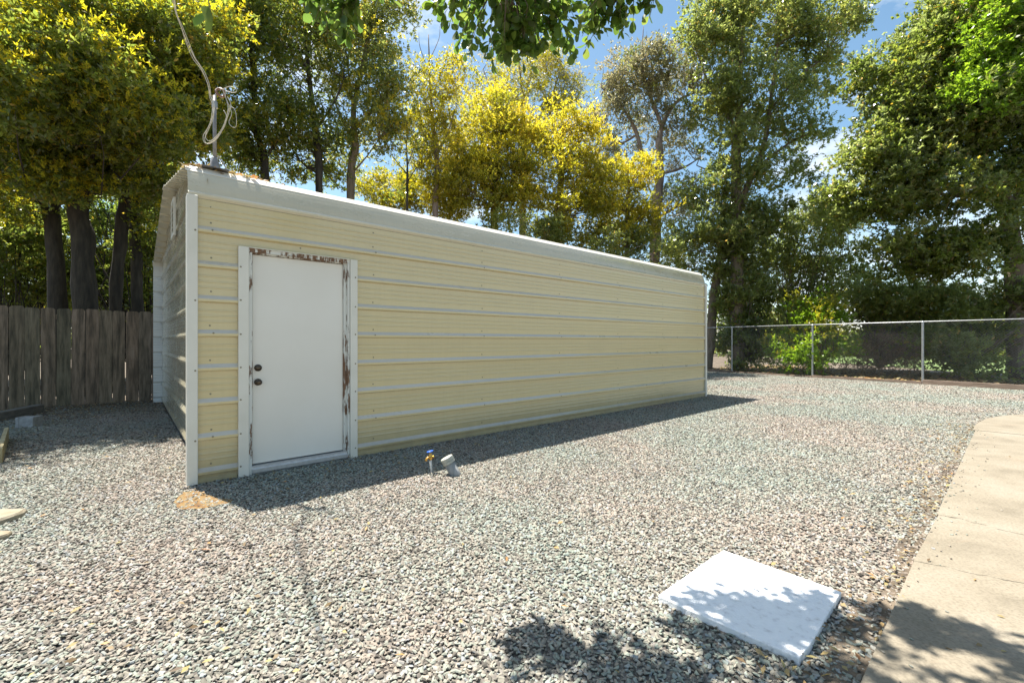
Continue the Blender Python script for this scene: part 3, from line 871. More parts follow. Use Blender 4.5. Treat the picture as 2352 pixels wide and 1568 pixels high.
o = mb.obj('edging_board', M['tan_board'], loc=bd); o.rotation_euler = (0, 0, -0.75)
tag(o, 'tan edging board end standing on edge at the left of the gravel', 'board')
def rock(px, py, rx, ry, rz, seed, label, rot=0.0):
    r2 = np.random.default_rng(seed)
    mb = MB(); n, m = 11, 5
    vs, fs = [], []
    prof = [(1.0, -0.6), (1.04, 0.0), (1.0, 0.62), (0.9, 0.92), (0.55, 1.0)]
    rad = 1 + r2.uniform(-.16, .16, n)
    for (q, z) in prof:
        for k in range(n):
            a = 2*math.pi*k/n
            vs.append((q*rad[k]*rx*math.copysign(abs(math.cos(a))**0.7, math.cos(a)), q*rad[k]*ry*math.copysign(abs(math.sin(a))**0.7, math.sin(a)), rz*(z + r2.uniform(-.06, .06))))
    for i in range(m-1):
        for k in range(n): fs.append((i*n+k, i*n+(k+1) % n, (i+1)*n+(k+1) % n, (i+1)*n+k))
    fs.append(tuple((m-1)*n+k for k in range(n)))
    mb.add(vs, fs)
    g = G(px, py)
    o = mb.obj('flagstone', M['stone'], loc=(g.x, g.y, 0.0)); o.rotation_euler = (0, 0, rot)
    tag(o, label, 'stone', 'tan stones edging the gravel at the left')
rock(-16, 1196, 0.17, 0.13, 0.05, 3, 'larger tan flagstone half set in the gravel at the left edge')
rock(-6, 1236, 0.06, 0.05, 0.035, 4, 'small yellowish stone just in front of the larger flagstone')

# ------------------------------------------------------------------ spigot and capped pipe
sp = G(992, 1086)
spg = empty('garden_spigot', sp); tag(spg, 'brass garden spigot with blue handle on a short grey pipe', 'spigot')
lean = Vector((-0.10, 0, 1)).normalized()
mb = MB(); mb.tube([(0, 0, -0.05), (-0.012, 0, 0.135)], 0.011, 10); mb.obj('pipe', M['pipe'], spg, True)
mb = MB()
mb.lathe([(0.013, 0.0), (0.018, 0.004), (0.018, 0.02), (0.014, 0.026), (0.015, 0.05), (0.011, 0.056), (0.010, 0.07)], 10, 0, Matrix.Translation((-0.0125, 0, 0.132)))
mb.tube([(-0.0125, -0.005, 0.16), (-0.035, -0.02, 0.158), (-0.05, -0.028, 0.145), (-0.053, -0.03, 0.128)], [0.012, 0.011, 0.011, 0.014], 9)
mb.tube([(-0.0125, 0.003, 0.16), (0.014, 0.004, 0.162), (0.022, 0.004, 0.162)], [0.012, 0.011, 0.013], 9)
mb.obj('valve', M['brass'], spg, True)
mb = MB()
hc = Vector((-0.018, -0.004, 0.215))
ringp = [hc + Vector((math.cos(a)*(0.027 + 0.003*math.cos(5*a)), math.sin(a)*(0.027 + 0.003*math.cos(5*a)), 0.006*math.cos(a))) for a in np.linspace(0, 2*math.pi, 21)]
mb.tube(ringp, 0.0055, 6, False)
for a in (0.3, 1.35, 2.4): mb.tube([hc + Vector((math.cos(a)*0.026, math.sin(a)*0.026, 0)), hc - Vector((math.cos(a)*0.026, math.sin(a)*0.026, 0))], 0.004, 5)
mb.tube([(-0.013, 0, 0.195), hc + Vector((0, 0, 0.006))], 0.007, 6)
mb.obj('handle', M['blue'], spg, True)

cp = G(1046, 1090)
cpo = empty('cleanout_pipe', cp); tag(cpo, 'leaning grey cleanout pipe with screw cap beside the spigot', 'pipe')
ax = Vector((-0.085, 0.0, 0.165)).normalized()
q = Vector((0, 0, 1)).rotation_difference(ax).to_matrix().to_4x4()
mb = MB(); mb.lathe([(0.053, -0.08), (0.052, 0.0), (0.051, 0.14)], 20, 0, q); mb.obj('pipe', M['pvc'], cpo, True)
mb = MB(); mb.lathe([(0.056, 0.128), (0.061, 0.130), (0.061, 0.152), (0.057, 0.156), (0.062, 0.158), (0.062, 0.188), (0.056, 0.193), (0.02, 0.195)], 20, 0, q)
mb.obj('cap', M['pvc_cap'], cpo)

# ------------------------------------------------------------------ chain link fence
clf = empty('chain_link_fence', FP0, math.atan2(FDIR.y, FDIR.x))
tag(clf, 'galvanised chain link fence running behind the gravel to the shed', 'fence')
FH = 1.9
for k, s in enumerate((-12, -9, -6, -3, 0, 3, 6, 9, 12)):
    mb = MB(); mb.lathe([(0.03, -0.05), (0.03, FH-0.03), (0.036, FH-0.028), (0.036, FH-0.005), (0.02, FH+0.02), (0.003, FH+0.028)], 10)
    mb.obj('post', M['galv'], clf, False, (s, 0, 0))
mb = MB(); mb.tube([(-13, 0.0, FH-0.0), (13, 0.0, FH-0.0)], 0.0175, 8); mb.obj('top_rail', M['galv'], clf, True)
mb = MB()
step = 0.075
y_ = -0.036
for fam in (1, -1):
    for s in np.arange(-13.0 - FH, 13.0 + FH, step):
        a = (s, y_ + 0.002*fam, 0.04); b = (s + fam*(FH-0.05), y_ + 0.002*fam, FH-0.01)
        # trim to the run
        t0, t1 = 0.0, 1.0
        x0, x1 = a[0], b[0]
        lo, hi = -13.0, 13.0
        if max(x0, x1) < lo or min(x0, x1) > hi: continue
        f = lambda x: (x - x0)/(x1 - x0)
        ts = sorted((f(lo), f(hi))); t0 = max(0, ts[0]); t1 = min(1, ts[1])
        pa = [a[i] + (b[i]-a[i])*t0 for i in range(3)]; pb = [a[i] + (b[i]-a[i])*t1 for i in range(3)]
        mb.tube([pa, pb], 0.0009, 3, False)
mesh_o = mb.obj('wire_mesh', M['galv'], clf); mesh_o['kind'] = 'stuff'
rr = random.Random(9)
for s in np.arange(-12, 12, 3.0):
    mb = MB(); hh = 0.13 + rr.uniform(-.03, .02) if s < 0 else 0.09 + rr.uniform(-.03, .02)
    mb.box(s+0.01, s+2.99, 0.03, 0.07, -0.03, hh, bev=0.004)
    o = mb.obj('kickboard', M['kick'], clf); o.rotation_euler = (0, 0, rr.uniform(-.004, .004))

# ------------------------------------------------------------------ trees
def kites(C, D, Nn, L, W, fold=0.12):
    """leaf quads: C base, D direction, Nn normal, L length, W width"""
    Sd = np.cross(D, Nn); Sd /= np.linalg.norm(Sd, axis=1, keepdims=True) + 1e-9
    L = L[:, None]; W = W[:, None]
    mid = C + D*L*0.45 + Nn*W*fold
    V = np.stack([C, mid - Sd*W*0.5, C + D*L, mid + Sd*W*0.5], axis=1).reshape(-1, 3)
    Q = np.arange(len(C)*4).reshape(-1, 4)
    return V, Q

def unit(a): return a / (np.linalg.norm(a, axis=1, keepdims=True) + 1e-9)

def crown_points(blobs, rng):
    out = []
    for (c, r, n) in blobs:
        d = unit(rng.normal(size=(n, 3)))
        rad = rng.uniform(0.12, 1.0, n) ** (1/2.1)
        out.append(np.array(c)[None] + d*rad[:, None]*np.array(r)[None])
    return np.concatenate(out)

def leaves(clumps, rng, crad=0.45, sprigs=40, per=7, L=0.10, W=0.042, droop=0.0, flush=0.0, up=0.5, flat=0.7, flushL=1.0, top_bias=0.0):
    n = len(clumps)
    cr = crad * rng.uniform(0.6, 1.35, n)
    m = np.maximum(4, (sprigs * rng.uniform(0.5, 1.5, n)).astype(int))
    ci = np.repeat(np.arange(n), m)
    off = rng.normal(size=(len(ci), 3)) * 0.55
    off = off / np.maximum(1, np.linalg.norm(off, axis=1, keepdims=True)/1.25)
    off[:, 2] *= flat
    sp = clumps[ci] + off * cr[ci][:, None]
    zz = clumps[:, 2]
    zr = (zz - zz.min()) / max(0.1, zz.max() - zz.min())
    isf = rng.uniform(size=n) < flush * (1 - top_bias + top_bias * 2 * zr)
    sprig_f = isf[ci] & (off[:, 2] > -0.10 + 0.25*rng.normal(size=len(ci)))
    cnt = np.where(sprig_f, int(per * (2.2 if flushL < 0.8 else 1.3)), per)
    si = np.repeat(np.arange(len(sp)), cnt)
    ax = unit(off + np.array([0, 0, up])[None] + 0.35*rng.normal(size=off.shape))
    D = unit(ax[si]*0.75 + rng.normal(size=(len(si), 3))*0.75 + np.array([0, 0, -droop])[None])
    Nn = rng.normal(size=(len(si), 3)) + np.array([0, 0, 0.9])[None]
    Nn = unit(Nn - D*(Nn*D).sum(1, keepdims=True))
    f = sprig_f[si]
    C = sp[si] + ax[si]*rng.uniform(-0.06, 0.06, (len(si), 1)) + f[:, None]*ax[si]*rng.uniform(0, 0.10, (len(si), 1))
    Ls = L*rng.uniform(0.65, 1.3, len(si)); Ws = W*rng.uniform(0.7, 1.25, len(si))
    Ls[f] *= flushL; Ws[f] *= 0.75*flushL
    V, Q = kites(C, D, Nn, Ls, Ws)
    tint = np.clip(rng.uniform(0, 1, len(si))*0.55 + rng.uniform(0, 1, n)[ci][si]*0.45, 0, 1)
    odd = rng.uniform(size=len(si)) < 0.02
    tint[odd] = 1.0
    return V, Q, f.astype(int), tint

def twig_net(mb, start_pts, targets, rng, r0=0.03, n=4):
    """curved twigs from nearest limb point to each clump"""
    SP = np.array(start_pts)
    for t in targets:
        d = np.linalg.norm(SP - t[None], axis=1) + 1.2*np.maximum(0, SP[:, 2]-t[2])
        s = SP[int(np.argmin(d))]
        v = t - s
        ln = np.linalg.norm(v)
        k = rng.normal(size=3)*0.10*ln
        p1 = s + v*0.35 + k + np.array([0, 0, 0.08*ln]); p2 = s + v*0.7 + k*0.6 + np.array([0, 0, 0.05*ln])
        mb.tube([s, p1, p2, t], [r0, r0*0.7, r0*0.45, r0*0.15], n, False)

def tree(name, label, cat, trunk, limbs, blobs, seed, leaf_m, flush_m=None, bark_m='bark_brown', group=None, twig_r=0.025, bare=0, **kw):
    """trunk and limbs: lists of (point, radius); blobs: (centre, radii, clumps)"""
    rng = np.random.default_rng(seed)
    base = Vector(trunk[0][0]) if trunk else Vector((blobs[0][0][0], blobs[0][0][1], 0))
    base.z = 0
    root = empty(name, base); tag(root, label, cat, group)
    loc = lambda v: Vector(v) - base
    pts_all = []
    def limb(pr, nm, nn):
        pts = smooth_path([loc(p) for p, r in pr], 5)
        rs = np.interp(np.linspace(0, len(pr)-1, len(pts)), np.arange(len(pr)), [r for p, r in pr])
        rs = rs * (1 + 0.06*rng.normal(size=len(rs)))
        wob = [p + Vector(rng.normal(size=3))*float(r)*0.07 for p, r in zip(pts, rs)]
        mb = MB(); mb.tube(wob, list(rs), nn)
        mb.obj(nm, M[bark_m], root, True)
        pts_all.extend([tuple(p) for p in wob[len(wob)//3:]])
    if trunk: limb(trunk, 'trunk', 10)
    for lb in limbs: limb(lb, 'branch', 7)
    bl = [(np.array(c) - np.array(base), r, n) for c, r, n in blobs]
    cl = crown_points(bl, rng)
    cl = cl[cl[:, 2] > 0.15]
    if not pts_all:
        pts_all = [(0, 0, 0.05), (0.1, 0, 0.3)]
    mb = MB()
    twig_net(mb, pts_all, cl[:: max(1, len(cl)//160)], rng, twig_r)
    if bare:
        for t in cl[rng.permutation(len(cl))[:bare]]:
            for _ in range(4):
                v = unit(rng.normal(size=(1, 3)) + np.array([[0, 0, .5]]))[0] * rng.uniform(0.3, 0.8)
                mb.tube([t, t + v*0.5 + rng.normal(size=3)*0.06, t + v], [twig_r*0.45, twig_r*0.3, twig_r*0.12], 3, False)
    tw = mb.obj('twigs', M['twig' if bare else bark_m], root); tw['kind'] = 'stuff'
    V, Q, mi, tint = leaves(cl, rng, **kw)
    me = np_quads('crown', V, Q, [M[leaf_m], M[flush_m or leaf_m]], mi, tint)
    link('crown', me, root)
    return root

def B(px, py, Y, rpx, rpy, n, dz=None):
    c = P(px, py, Y); k = Y/FPX
    return ((c.x, c.y, c.z), (rpx*k, dz if dz else max(rpx, rpy)*k*0.8, rpy*k), n)
def T(px, py, Y): return P(px, py, Y)
def gnd(px, Y): return Vector(((px-CX)/FPX*Y, Y, -0.05))
def tr(px0, Y, r, *rest):
    """trunk from the ground at px0 through (px, py, r)"""
    return [(gnd(px0, Y), r)] + [(T(p, q, Y), rr_) for p, q, rr_ in rest]
def lb(Y, *rest): return [(T(p, q, Y + (e[0] if e else 0)), rr_) for p, q, rr_, *e in rest]

DK = dict(crad=0.46, sprigs=46, per=7, L=0.105, W=0.047, flush=0.52, up=0.6, flat=0.5, flushL=0.66)
GL = 'golden tipped trees behind the board fence'
# left group: dark trunks, dense crowns with golden tips
tree('evergreen_tree', 'dense dark tree with golden tips, leftmost trunk behind the board fence', 'tree',
     tr(140, 11.0, .19, (128, 600, .17), (112, 450, .16), (95, 330, .13), (80, 200, .09), (70, 60, .05)),
     [lb(11, (105, 400, .08), (60, 320, .06), (0, 250, .03)), lb(11, (92, 300, .08), (140, 220, .05), (190, 140, .03))],
     [B(60, 240, 9.2, 190, 110, 50), B(-60, 120, 9.6, 200, 150, 45), B(110, 60, 10.2, 160, 130, 50), B(20, 350, 9.4, 130, 60, 24), B(40, 420, 10.0, 100, 40, 14), B(0, 480, 10.6, 60, 50, 12), B(120, 410, 9.4, 50, 50, 8), B(100, -120, 10.5, 220, 110, 36), B(20, 180, 7.4, 190, 100, 36), B(-250, 100, 7.2, 220, 180, 40), B(-260, -150, 6.2, 200, 130, 24), B(60, 20, 8.4, 240, 120, 36), B(60, 110, 7.8, 200, 70, 20)],
     21, 'leaf_dark', 'flush_olive', 'bark_dark', GL, **DK)
tree('evergreen_tree', 'dense dark tree with thick split trunk, second behind the board fence', 'tree',
     tr(205, 10.8, .26, (190, 600, .22), (180, 480, .20), (186, 380, .17), (200, 250, .12), (210, 80, .06)),
     [lb(10.8, (183, 430, .10), (230, 330, .08), (280, 230, .04)), lb(10.8, (182, 460, .1), (140, 380, .07), (120, 280, .04))],
     [B(250, 270, 9.0, 150, 90, 44), B(230, 110, 9.8, 170, 120, 52), B(290, 190, 8.2, 130, 80, 26), B(290, 50, 8.8, 160, 110, 30), B(330, 320, 9.6, 110, 60, 26), B(180, 350, 9.8, 100, 50, 20), B(240, 400, 10.2, 70, 45, 12), B(260, -70, 11.0, 200, 110, 36)],
     22, 'leaf_dark', 'flush_olive', 'bark_dark', GL, **DK)
tree('evergreen_tree', 'dark leaning tree with golden tips beside the shed end', 'tree',
     tr(258, 11.6, .15, (272, 600, .14), (285, 480, .13), (300, 360, .12), (330, 220, .09), (350, 80, .05)),
     [lb(11.6, (292, 430, .07), (330, 360, .05), (380, 320, .03)), lb(11.6, (310, 300, .06), (370, 220, .04), (420, 160, .03))],
     [B(400, 280, 10.4, 110, 80, 34), B(390, 150, 10.6, 130, 110, 50), B(420, 20, 9.8, 130, 100, 24), B(450, 300, 11.8, 70, 70, 14), B(330, 410, 11.2, 60, 60, 14), B(350, 500, 12.0, 30, 60, 8), B(400, 10, 11.8, 160, 110, 40)],
     23, 'leaf_dark', 'flush_olive', 'bark_dark', GL, **DK)
tree('evergreen_tree', 'slim dark trunked tree right against the far corner of the shed', 'tree',
     tr(318, 12.2, .14, (314, 620, .13), (308, 500, .13), (312, 400, .11), (340, 280, .08)),
     [lb(12.2, (310, 420, .06), (350, 380, .04), (370, 350, .025))],
     [B(330, 390, 12.0, 80, 50, 12), B(480, 120, 12.6, 110, 120, 36), B(510, -20, 12.8, 130, 90, 26)],
     24, 'leaf_dark', 'flush_olive', 'bark_dark', GL, **DK)
# sun-lit understorey seen between those trunks
SB = dict(crad=0.5, sprigs=55, per=7, L=0.10, W=0.05, up=0.4)
tree('shrub', 'sunlit green shrub behind the two leftmost trunks', 'shrub', [], [],
     [B(40, 520, 15.5, 130, 90, 40), B(60, 640, 15.0, 110, 70, 30)], 31, 'leaf_mid', None, 'bark_dark', 'shrubs behind the board fence', **SB)
tree('shrub', 'bright yellow green shrub between thick trunk and leaning tree', 'shrub', [], [],
     [B(260, 470, 16.0, 120, 80, 40), B(270, 640, 15.5, 130, 90, 40)], 32, 'leaf_mid', 'leaf_fresh', 'bark_dark', 'shrubs behind the board fence', flush=0.4, **SB)
tree('shrub', 'dark shaded shrub low at the foot of the leftmost trunk', 'shrub', [], [],
     [B(20, 600, 12.6, 90, 110, 34), B(160, 640, 12.9, 60, 70, 16), B(-70, 500, 12.6, 120, 150, 40), B(20, 440, 13.0, 60, 50, 10)], 33, 'leaf_dark', None, 'bark_dark', 'shrubs behind the board fence', **SB)
tree('shrub', 'dark shrub crowding the far corner of the shed', 'shrub', [], [],
     [B(345, 600, 13.2, 50, 110, 30), B(230, 670, 13.4, 60, 50, 12), B(370, 420, 13.6, 60, 60, 18), B(240, 400, 13.6, 90, 40, 18), B(150, 500, 13.4, 50, 120, 20), B(250, 560, 13.8, 40, 100, 10)], 34, 'leaf_dark', None, 'bark_dark', 'shrubs behind the board fence', **SB)

# behind the shed, left half
MD = dict(crad=0.5, sprigs=31, per=7, L=0.105, W=0.045, flush=0.4, up=0.5, flat=0.6)
GB = 'trees behind the shed'
tree('evergreen_tree', 'green tree with yellow flecks directly behind the service mast', 'tree',
     tr(600, 13.5, .13, (610, 420, .12), (590, 300, .1), (580, 150, .07), (570, 0, .04)),
     [lb(13.5, (600, 380, .05), (650, 300, .04), (690, 220, .02)), lb(13.5, (600, 360, .05), (540, 290, .03), (510, 240, .02))],
     [B(560, 120, 13.3, 120, 120, 52), B(600, 270, 13.2, 120, 80, 40), B(540, 330, 13.4, 70, 55, 20), B(620, 20, 13.6, 130, 90, 42), B(600, 380, 13.8, 80, 50, 15), B(500, 230, 12.8, 60, 90, 18)],
     41, 'leaf_dark', 'leaf_yellow', 'bark_dark', GB, **MD)
tree('evergreen_tree', 'thin dark trunked tree between the mast and the tan trunk', 'tree',
     tr(735, 14.2, .13, (733, 420, .12), (728, 330, .11), (715, 220, .08), (700, 80, .05)),
     [lb(14.2, (730, 360, .05), (670, 300, .035), (640, 250, .02)), lb(14.2, (725, 300, .05), (770, 230, .03), (790, 180, .02)), lb(14.2, (731, 400, .04), (690, 370, .02), (665, 330, .015))],
     [B(690, 160, 14.2, 120, 110, 52), B(690, 290, 14.0, 95, 70, 34), B(740, 20, 14.4, 130, 90, 46), B(690, 380, 14.6, 90, 45, 16), B(770, 390, 15.4, 60, 40, 9)],
     42, 'leaf_dark', 'leaf_yellow', 'bark_dark', GB, **MD)
tree('evergreen_tree', 'tan trunked tree with open crown and orange tinged leaves', 'tree',
     tr(800, 15.0, .15, (806, 420, .135), (816, 340, .12), (812, 250, .09), (840, 120, .06), (860, 0, .04)),
     [lb(15, (815, 330, .06), (780, 260, .04), (760, 210, .02)), lb(15, (814, 300, .06), (870, 240, .04), (910, 200, .02)), lb(15, (812, 260, .05), (800, 160, .03), (790, 80, .02)), lb(15, (808, 400, .03), (850, 350, .02), (870, 320, .012))],
     [B(850, 180, 14.8, 95, 100, 46), B(880, 60, 15.2, 75, 90, 34), B(860, 290, 15.0, 95, 50, 30), B(790, 80, 15.2, 90, 90, 32), B(800, 330, 15.4, 80, 45, 14), B(890, -60, 15.4, 90, 60, 22), B(910, 310, 15.2, 50, 40, 9)],
     43, 'leaf_mid', 'flush', 'bark_brown', GB, **{**MD, 'flush': 0.38, 'flushL': 0.75})
tree('thin_tree', 'thin half bare tree with twiggy top left of the golden trees', 'tree',
     tr(998, 17.0, .12, (1000, 470, .11), (1004, 380, .10), (996, 300, .07), (988, 200, .04), (984, 80, .015)),
     [lb(17, (1003, 360, .05), (1030, 300, .03), (1050, 240, .015)), lb(17, (1000, 330, .05), (960, 270, .03), (945, 210, .015)), lb(17, (990, 230, .03), (1020, 150, .02), (1030, 110, .008)),
      lb(17, (987, 170, .02), (965, 110, .012), (962, 75, .006)), lb(17, (986, 140, .02), (1008, 90, .01), (1010, 60, .005))],
     [B(1000, 250, 16.9, 55, 80, 26), B(985, 370, 16.8, 50, 70, 26), B(1040, 330, 17.2, 40, 70, 18), B(1010, 170, 17, 60, 50, 14), B(960, 300, 17, 35, 60, 12), B(1030, 430, 17.4, 50, 60, 16)],
     44, 'leaf_yellow', 'flush', 'bark_pink', GB, bare=60, twig_r=0.014, crad=0.45, sprigs=32, per=6, L=0.11, W=0.045, flush=0.35)
tree('sapling', 'nearly bare dark sapling against the sky above the shed roof', 'sapling',
     tr(935, 16.0, .05, (935, 460, .045), (936, 400, .04), (934, 340, .02), (935, 300, .008)),
     [lb(16, (935, 420, .025), (960, 380, .015), (985, 360, .006)), lb(16, (935, 400, .025), (910, 370, .015), (895, 350, .006)), lb(16, (936, 380, .02), (950, 340, .01), (955, 320, .005))],
     [B(935, 340, 16, 35, 35, 5), B(905, 430, 16.2, 40, 40, 6)], 45, 'leaf_dark', None, 'bark_dark', GB, bare=6, twig_r=0.012, crad=0.35, sprigs=12, per=6, L=0.10, W=0.04)
GD = 'golden yellow trees behind the shed'
YD = dict(crad=0.5, sprigs=44, per=7, L=0.115, W=0.05, flush=0.5, up=0.7, flat=0.6, flushL=0.85, top_bias=0.8)
tree('golden_tree', 'tall rounded golden yellow tree with the highest yellow crown', 'tree',
     tr(1130, 18, .16, (1135, 480, .14), (1145, 350, .1), (1150, 240, .05)), [],
     [B(1150, 260, 17.8, 65, 65, 30), B(1120, 350, 17.6, 90, 80, 44), B(1090, 430, 17.4, 100, 70, 40), B(1180, 430, 17.6, 90, 90, 36), B(1200, 310, 17.9, 50, 50, 12)], 51, 'leaf_yellow', 'flush', 'bark_brown', GD, **YD)
tree('golden_tree', 'broad golden yellow tree in the middle behind the shed roof', 'tree',
     tr(1285, 18.6, .17, (1285, 500, .15), (1290, 380, .1), (1290, 280, .05)), [],
     [B(1280, 310, 18.4, 90, 60, 36), B(1340, 340, 18.4, 60, 55, 22), B(1270, 420, 18.2, 110, 80, 46), B(1360, 440, 18.4, 60, 80, 24), B(1300, 500, 18.0, 130, 60, 38)], 52, 'leaf_yellow', 'flush', 'bark_brown', GD, **YD)
tree('golden_tree', 'small rounded golden tree in front of the twisted bare limbed trunk', 'tree',
     tr(1440, 19.2, .12, (1440, 520, .1), (1445, 430, .05)), [],
     [B(1445, 400, 19.0, 62, 45, 22), B(1430, 470, 19.0, 72, 60, 28), B(1480, 500, 19.2, 60, 50, 18), B(1410, 540, 18.8, 80, 45, 18)], 53, 'leaf_yellow', 'flush', 'bark_brown', GD, **YD)
tree('shrub', 'low yellow green bush peeping over the shed roof by the sapling', 'shrub', [], [],
     [B(960, 440, 18, 60, 40, 16), B(1020, 460, 18, 60, 45, 18), B(900, 460, 18.4, 50, 30, 12), B(860, 430, 18.8, 60, 40, 12), B(1060, 380, 18.6, 60, 70, 16), B(930, 420, 19, 60, 50, 10)], 54, 'leaf_yellow', None, 'bark_brown', 'bushes behind the shed', crad=0.5, sprigs=46, per=7, L=0.11, W=0.045)
tree('shrub', 'dark green bush along the shed roof under the golden trees', 'shrub', [], [],
     [B(1180, 540, 17.2, 130, 40, 26), B(1340, 580, 17.6, 120, 45, 26), B(1480, 590, 18.6, 90, 60, 24)], 55, 'leaf_mid', 'leaf_yellow', 'bark_brown', 'bushes behind the shed', flush=0.25, crad=0.5, sprigs=50, per=7, L=0.11, W=0.045)
tree('willow_like_tree', 'pale feathery half bare tree rising behind the golden trees', 'tree',
     tr(1200, 26, .2, (1200, 420, .17), (1205, 320, .13), (1200, 220, .07), (1190, 130, .03)),
     [lb(26, (1203, 330, .09), (1260, 240, .06), (1290, 150, .02)), lb(26, (1202, 300, .08), (1140, 230, .05), (1110, 160, .02)), lb(26, (1203, 290, .06), (1310, 230, .04), (1340, 260, .015)), lb(26, (1201, 250, .06), (1220, 160, .03), (1230, 110, .015))],
     [B(1240, 150, 26, 85, 55, 36), B(1290, 220, 26, 60, 60, 28), B(1130, 220, 26, 90, 80, 34), B(1200, 260, 26, 120, 60, 26), B(1080, 280, 26, 60, 70, 18)],
     56, 'leaf_yellow', 'leaf_olive', 'twig', GB, bare=130, twig_r=0.02, crad=0.7, sprigs=34, per=6, L=0.17, W=0.045, droop=0.7, flush=0.4)

# twisted bare-limbed tree and the tall pair to its right
tree('gnarled_tree', 'half bare tree with twisted pinkish limbs right of the golden trees', 'tree',
     tr(1500, 22, .30, (1505, 560, .27), (1512, 440, .22), (1516, 390, .2), (1513, 320, .16)),
     [lb(22, (1514, 400, .15), (1478, 365, .12), (1460, 300, .09), (1430, 250, .06), (1380, 200, .03)), lb(22, (1514, 330, .14), (1524, 280, .11), (1560, 230, .07), (1610, 210, .03)),
      lb(22, (1520, 290, .1), (1490, 210, .08), (1475, 150, .05), (1478, 60, .012)), lb(22, (1516, 400, .08), (1570, 385, .05), (1610, 360, .02)), lb(22, (1510, 500, .08), (1560, 470, .06), (1605, 430, .02)), lb(22, (1462, 310, .06), (1420, 330, .04), (1385, 300, .02))],
     [B(1430, 170, 22, 60, 55, 28), B(1500, 150, 22, 65, 50, 30), B(1560, 180, 22, 55, 55, 22), B(1410, 270, 22.4, 60, 70, 26), B(1480, 260, 23, 80, 80, 24), B(1560, 320, 22.4, 60, 70, 22), B(1570, 450, 22.4, 55, 55, 18), B(1400, 380, 23, 50, 60, 16)],
     61, 'leaf_olive', 'leaf_mid', 'bark_pink', GB, bare=130, twig_r=0.022, crad=0.6, sprigs=36, per=6, L=0.13, W=0.055, flush=0.3)
EU = dict(crad=0.56, sprigs=30, per=8, L=0.15, W=0.066, up=0.25, flat=0.75, droop=0.15)
tree('tall_tree', 'tall dark green tree with two upright stems reaching out of view', 'tree',
     tr(1695, 20, .32, (1692, 560, .27), (1690, 400, .22), (1697, 260, .17), (1700, 120, .12), (1705, -60, .07)),
     [lb(20, (1692, 500, .15), (1720, 420, .14), (1755, 330, .11), (1775, 200, .08), (1790, 60, .04)), lb(20, (1697, 300, .08), (1640, 220, .05), (1600, 120, .025)), lb(20, (1765, 260, .07), (1830, 180, .05), (1900, 130, .025)),
      lb(20, (1735, 390, .08), (1810, 330, .05), (1880, 300, .025)), lb(20, (1691, 440, .07), (1640, 400, .04), (1600, 380, .02))],
     [B(1640, 60, 19.8, 90, 100, 50), B(1760, 60, 20, 110, 110, 60), B(1870, 60, 20.3, 90, 80, 36), B(1650, 220, 19.8, 70, 80, 34), B(1760, 220, 19.6, 110, 80, 48), B(1880, 170, 20.4, 90, 50, 20), B(1840, 300, 20, 80, 45, 20),
      B(1690, 340, 19.6, 80, 60, 26), B(1640, 430, 19.8, 80, 50, 18), B(1780, 400, 19.8, 110, 40, 22), B(1740, -90, 20.4, 200, 90, 50), B(1950, 20, 20.5, 60, 50, 12)],
     62, 'leaf_mid', 'leaf_bush', 'bark_brown', GB, flush=0.35, **EU)
# dark belt of bushes and ivy clad trees from the shed to the right
GI = 'dark bushes beyond the chain link fence'
HB = dict(crad=0.56, sprigs=38, per=7, L=0.14, W=0.07, up=0.5)
tree('ivy_clad_tree', 'ivy clad tree at the far right corner of the shed with a bare lower trunk', 'tree',
     tr(1622, 20.6, .24, (1632, 780, .22), (1640, 680, .2), (1655, 580, .15), (1660, 480, .1)),
     [lb(20.6, (1650, 600, .1), (1700, 540, .06), (1740, 500, .03))],
     [B(1650, 520, 20.2, 110, 60, 44), B(1580, 580, 20.4, 80, 50, 22), B(1740, 520, 20.2, 90, 70, 34), B(1690, 600, 20.2, 70, 50, 22)], 71, 'leaf_mid', 'leaf_bush', 'bark_brown', GI, flush=0.8, **HB)
tree('bush', 'tall dark bush just right of the bare lower trunk', 'bush', [], [],
     [B(1720, 660, 20.4, 80, 80, 44), B(1720, 790, 20.2, 80, 70, 40), B(1690, 720, 20.3, 50, 60, 16)], 72, 'leaf_mid', 'leaf_bush', 'bark_brown', GI, flush=0.8, **HB)
tree('bush', 'dark leafy bush filling the gap behind the yellow green shrub', 'bush', [], [],
     [B(1830, 570, 20.8, 110, 80, 54), B(1900, 500, 20.8, 90, 60, 30), B(1840, 690, 21, 90, 80, 36), B(1930, 640, 21, 70, 70, 22)], 73, 'leaf_mid', 'leaf_bush', 'bark_brown', GI, flush=0.8, **HB)
tree('bush', 'rounded yellow green shrub behind the middle fence post', 'shrub', [], [],
     [B(1870, 725, 17.2, 70, 55, 28), B(1860, 795, 17.1, 80, 50, 28), B(1830, 850, 17.2, 60, 25, 10)], 74, 'leaf_fresh', 'leaf_yellow', 'bark_brown', GI, flush=0.25, crad=0.45, sprigs=44, per=7, L=0.10, W=0.05)
tree('dead_brush', 'tangle of dry brown brush between the two right fence posts', 'brush', [], [],
     [B(2010, 810, 17.2, 80, 45, 34), B(2090, 800, 16.4, 60, 50, 26), B(1960, 850, 17.5, 50, 25, 10)], 75, 'leaf_brown', 'leaf_mid', 'twig', None, bare=50, twig_r=0.016, flush=0.15, crad=0.5, sprigs=20, per=6, L=0.12, W=0.03)
tree('bush', 'dark green bush above the dry brush', 'bush', [], [],
     [B(2020, 690, 18.4, 90, 60, 40), B(2130, 700, 17.6, 80, 55, 34), B(2080, 770, 18.6, 90, 50, 24)], 76, 'leaf_mid', 'leaf_bush', 'bark_brown', GI, flush=0.8, **HB)
